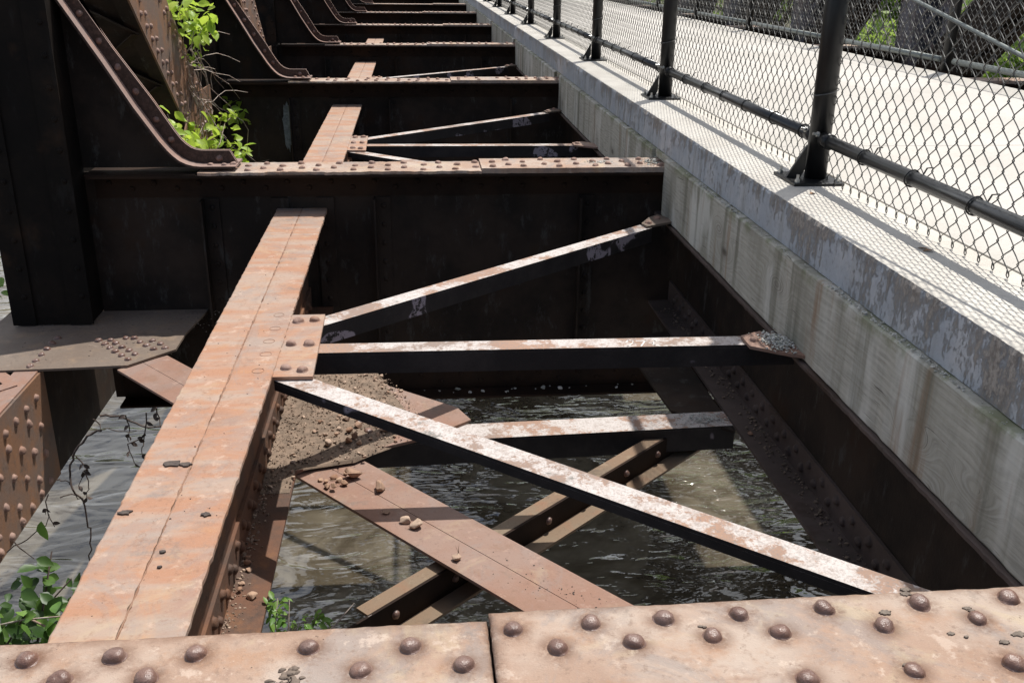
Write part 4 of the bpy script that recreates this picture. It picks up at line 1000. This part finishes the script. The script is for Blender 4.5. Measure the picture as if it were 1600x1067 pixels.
spray('sapling_sprig','small light green sprig beside the lower flange of the left stringer','sprig',(-.42,2.42,-.9),[[(-.40,2.36,-1.0),(-.40,2.38,-.84),(-.39,2.40,-.72)],[(-.40,2.36,-.92),(-.34,2.40,-.82),(-.31,2.40,-.78)],[(-.41,2.36,-.95),(-.44,2.42,-.82),(-.43,2.44,-.74)]],M['leaf_mid'],M['twig_pale'],.036,150,.017,17,.0025,wr=.48)
t=thing('dry_stalks','few bare brown stalks leaning over the water beside the small sprig','stalks',(-.35,2.36,-.9)); b=MB()
for q in ([(-.42,2.33,-.86),(-.30,2.36,-.85),(-.16,2.42,-.80)],[(-.42,2.33,-.87),(-.28,2.30,-.86),(-.20,2.36,-.80)],[(-.42,2.32,-.88),(-.30,2.34,-.88),(-.17,2.34,-.86)],[(-.36,2.34,-.86),(-.27,2.40,-.82),(-.21,2.44,-.77)]): b.tube(q,[.004,.003,.0012],5)
b.build('stems',M['twig_pale'],t)
rnd=random.Random(19); st=[]
for i in range(8):
    p=V((-3.3,6.4,-1.9)); q=V((-2.54+rnd.uniform(-.16,.10),6.0+rnd.uniform(-.15,.15),-.55+rnd.uniform(-.35,.55))); st.append([p,p.lerp(q,.6)+V((0,0,.1)),q])
spray('leafy_branch','leafy branch over the water beyond the nearest truss post, at the left edge','branch',(-3.1,6.6,-1.6),st,M['leaf_mid'],M['twig'],.085,330,.06,20,.008)

def tree(loc,h,rad,seed,label,nleaf=7000,name='tree',m=None):
    rnd=random.Random(seed); t=thing(name,label,'tree',loc,'trees on the river banks'); base=V(loc); tb=MB(); lb=MB()
    top=base+V((rnd.uniform(-.4,.4),rnd.uniform(-.4,.4),h*.8))
    tb.tube([base+V((0,0,-.3)),base.lerp(top,.4)+V((rnd.uniform(-.2,.2),0,0)),top],[h*.03,h*.02,h*.006],8)
    clumps=[]
    for i in range(26):
        a=rnd.uniform(0,6.28); z=rnd.uniform(.10,1.0); rr=rad*math.sin(min(1,.25+z*.9)*math.pi*.92+.15)*rnd.uniform(.45,1.05)
        c=base+V((math.cos(a)*rr,math.sin(a)*rr,h*z)); clumps.append((c,rad*rnd.uniform(.22,.42)))
        p=base.lerp(top,max(.1,z*.75)); tb.tube([p,p.lerp(c,.6)+V((0,0,.2)),c],[h*.010,h*.006,h*.002],5)
    for i in range(nleaf):
        c,r=clumps[rnd.randrange(len(clumps))]; d=V((rnd.gauss(0,1),rnd.gauss(0,1),rnd.gauss(0,.8))).normalized()*r*rnd.random()**.4
        p=c+d; s_=rnd.uniform(.10,.2); u=V((rnd.gauss(0,1),rnd.gauss(0,1),rnd.gauss(0,1)+.6)).normalized(); v=u.orthogonal().normalized(); w=u.cross(v)
        an=rnd.uniform(0,6.28); v,w=v*math.cos(an)+w*math.sin(an),w*math.cos(an)-v*math.sin(an)
        lb.add([p-v*s_,p+w*s_*.5,p+v*s_,p-w*s_*.5],[(0,1,2,3)])
    tb.build('trunk',M['bark'],t,True); lb.build('crown',m or M['leaf_tree'],t)
for i,(x,y,h,r_,l) in enumerate(((15.5,25,5.5,3.0,'bushy green tree behind the far truss, nearest the right edge'),(14.0,31,6.0,3.2,'green tree behind the far truss, left of the nearest one'),(17.5,21,5.5,3.0,'light green tree at the right edge beyond the dark diagonal'),(14.5,39,8,3.8,'tall green tree further along the right bank'),(21,30,9,4.2,'tall tree set back on the right bank'),(16,48,9,4.2,'distant green tree on the right bank'))):
    tree((x,y,-4.6+min(3.4,max(0,(x-12)*.2))),h,r_,40+i,l)
for i,(x,y,h,r_,l) in enumerate(((-12,70,10,5,'distant tree on the far bank, left of the bridge'),(-22,72,11,5.5,'distant tree on the far bank, farther left'),(-3,71,11,5,'distant tree on the far bank behind the left truss'),(6,72,12,5.5,'distant tree on the far bank behind the deck'))):
    tree((x,y,-4.2),h,r_,60+i,l,5000)

# ------------------------------------------------------------------ light, sky, camera
sun=V((.31,.365,1)).normalized()
L=bpy.data.lights.new('sun','SUN'); L.energy=5.0; L.angle=math.radians(.53); L.color=(1,.965,.91)
lo=bpy.data.objects.new('sun',L); col.objects.link(lo); lo.rotation_mode='QUATERNION'; lo.rotation_quaternion=(-sun).to_track_quat('-Z','Y'); lo.location=(4,6,12)
w=bpy.data.worlds.new('World'); scene.world=w; w.use_nodes=True
sk=w.node_tree.nodes.new('ShaderNodeTexSky'); sk.sky_type='NISHITA'; sk.sun_disc=False; sk.sun_elevation=math.asin(sun.z); sk.sun_rotation=math.atan2(sun.x,sun.y)
sk.air_density=1.0; sk.dust_density=2.0; sk.ozone_density=1.0
wn=w.node_tree.nodes; wl=w.node_tree.links
tc=wn.new('ShaderNodeTexCoord'); mp=wn.new('ShaderNodeVectorMath'); mp.operation='MULTIPLY'; mp.inputs[1].default_value=(1,1,2.6); wl.new(tc.outputs['Generated'],mp.inputs[0])
cn=wn.new('ShaderNodeTexNoise'); cn.inputs['Scale'].default_value=2.6; cn.inputs['Detail'].default_value=7; cn.inputs['Roughness'].default_value=.58; wl.new(mp.outputs[0],cn.inputs['Vector'])
cr=wn.new('ShaderNodeMapRange'); cr.interpolation_type='SMOOTHSTEP'; cr.inputs[1].default_value=.46; cr.inputs[2].default_value=.60; sx=wn.new('ShaderNodeSeparateXYZ'); wl.new(tc.outputs['Generated'],sx.inputs[0]); ad=wn.new('ShaderNodeMath'); ad.operation='MULTIPLY_ADD'; wl.new(sx.outputs[1],ad.inputs[0]); ad.inputs[1].default_value=.13; wl.new(cn.outputs['Fac'],ad.inputs[2]); wl.new(ad.outputs[0],cr.inputs[0])  # unseen cloud added, denser ahead, to brighten water reflections and shade fill
cm=wn.new('ShaderNodeMix'); cm.data_type='RGBA'; wl.new(cr.outputs[0],cm.inputs[0]); wl.new(sk.outputs[0],cm.inputs[6]); cm.inputs[7].default_value=(9.5,9.6,9.8,1)
bg=wn['Background']; wl.new(cm.outputs[2],bg.inputs[0]); bg.inputs[1].default_value=.12
cam=bpy.data.cameras.new('camera'); cam.lens=34.424; cam.sensor_width=36; cam.clip_start=.05; cam.clip_end=2000
co=bpy.data.objects.new('camera',cam); col.objects.link(co)
r_=V((.99531845,-.09588388,.01214314)); u_=V((.02355866,.36254041,.93167024)); f_=V((.09373453,.92702251,-.36310206))
co.matrix_world=Matrix(((r_.x,u_.x,-f_.x,0),(r_.y,u_.y,-f_.y,0),(r_.z,u_.z,-f_.z,1.0),(0,0,0,1)))
scene.camera=co
scene.render.engine='CYCLES'
scene.cycles.max_bounces=8; scene.cycles.diffuse_bounces=4
scene.view_settings.view_transform='Standard'; scene.view_settings.look='None'; scene.view_settings.exposure=0
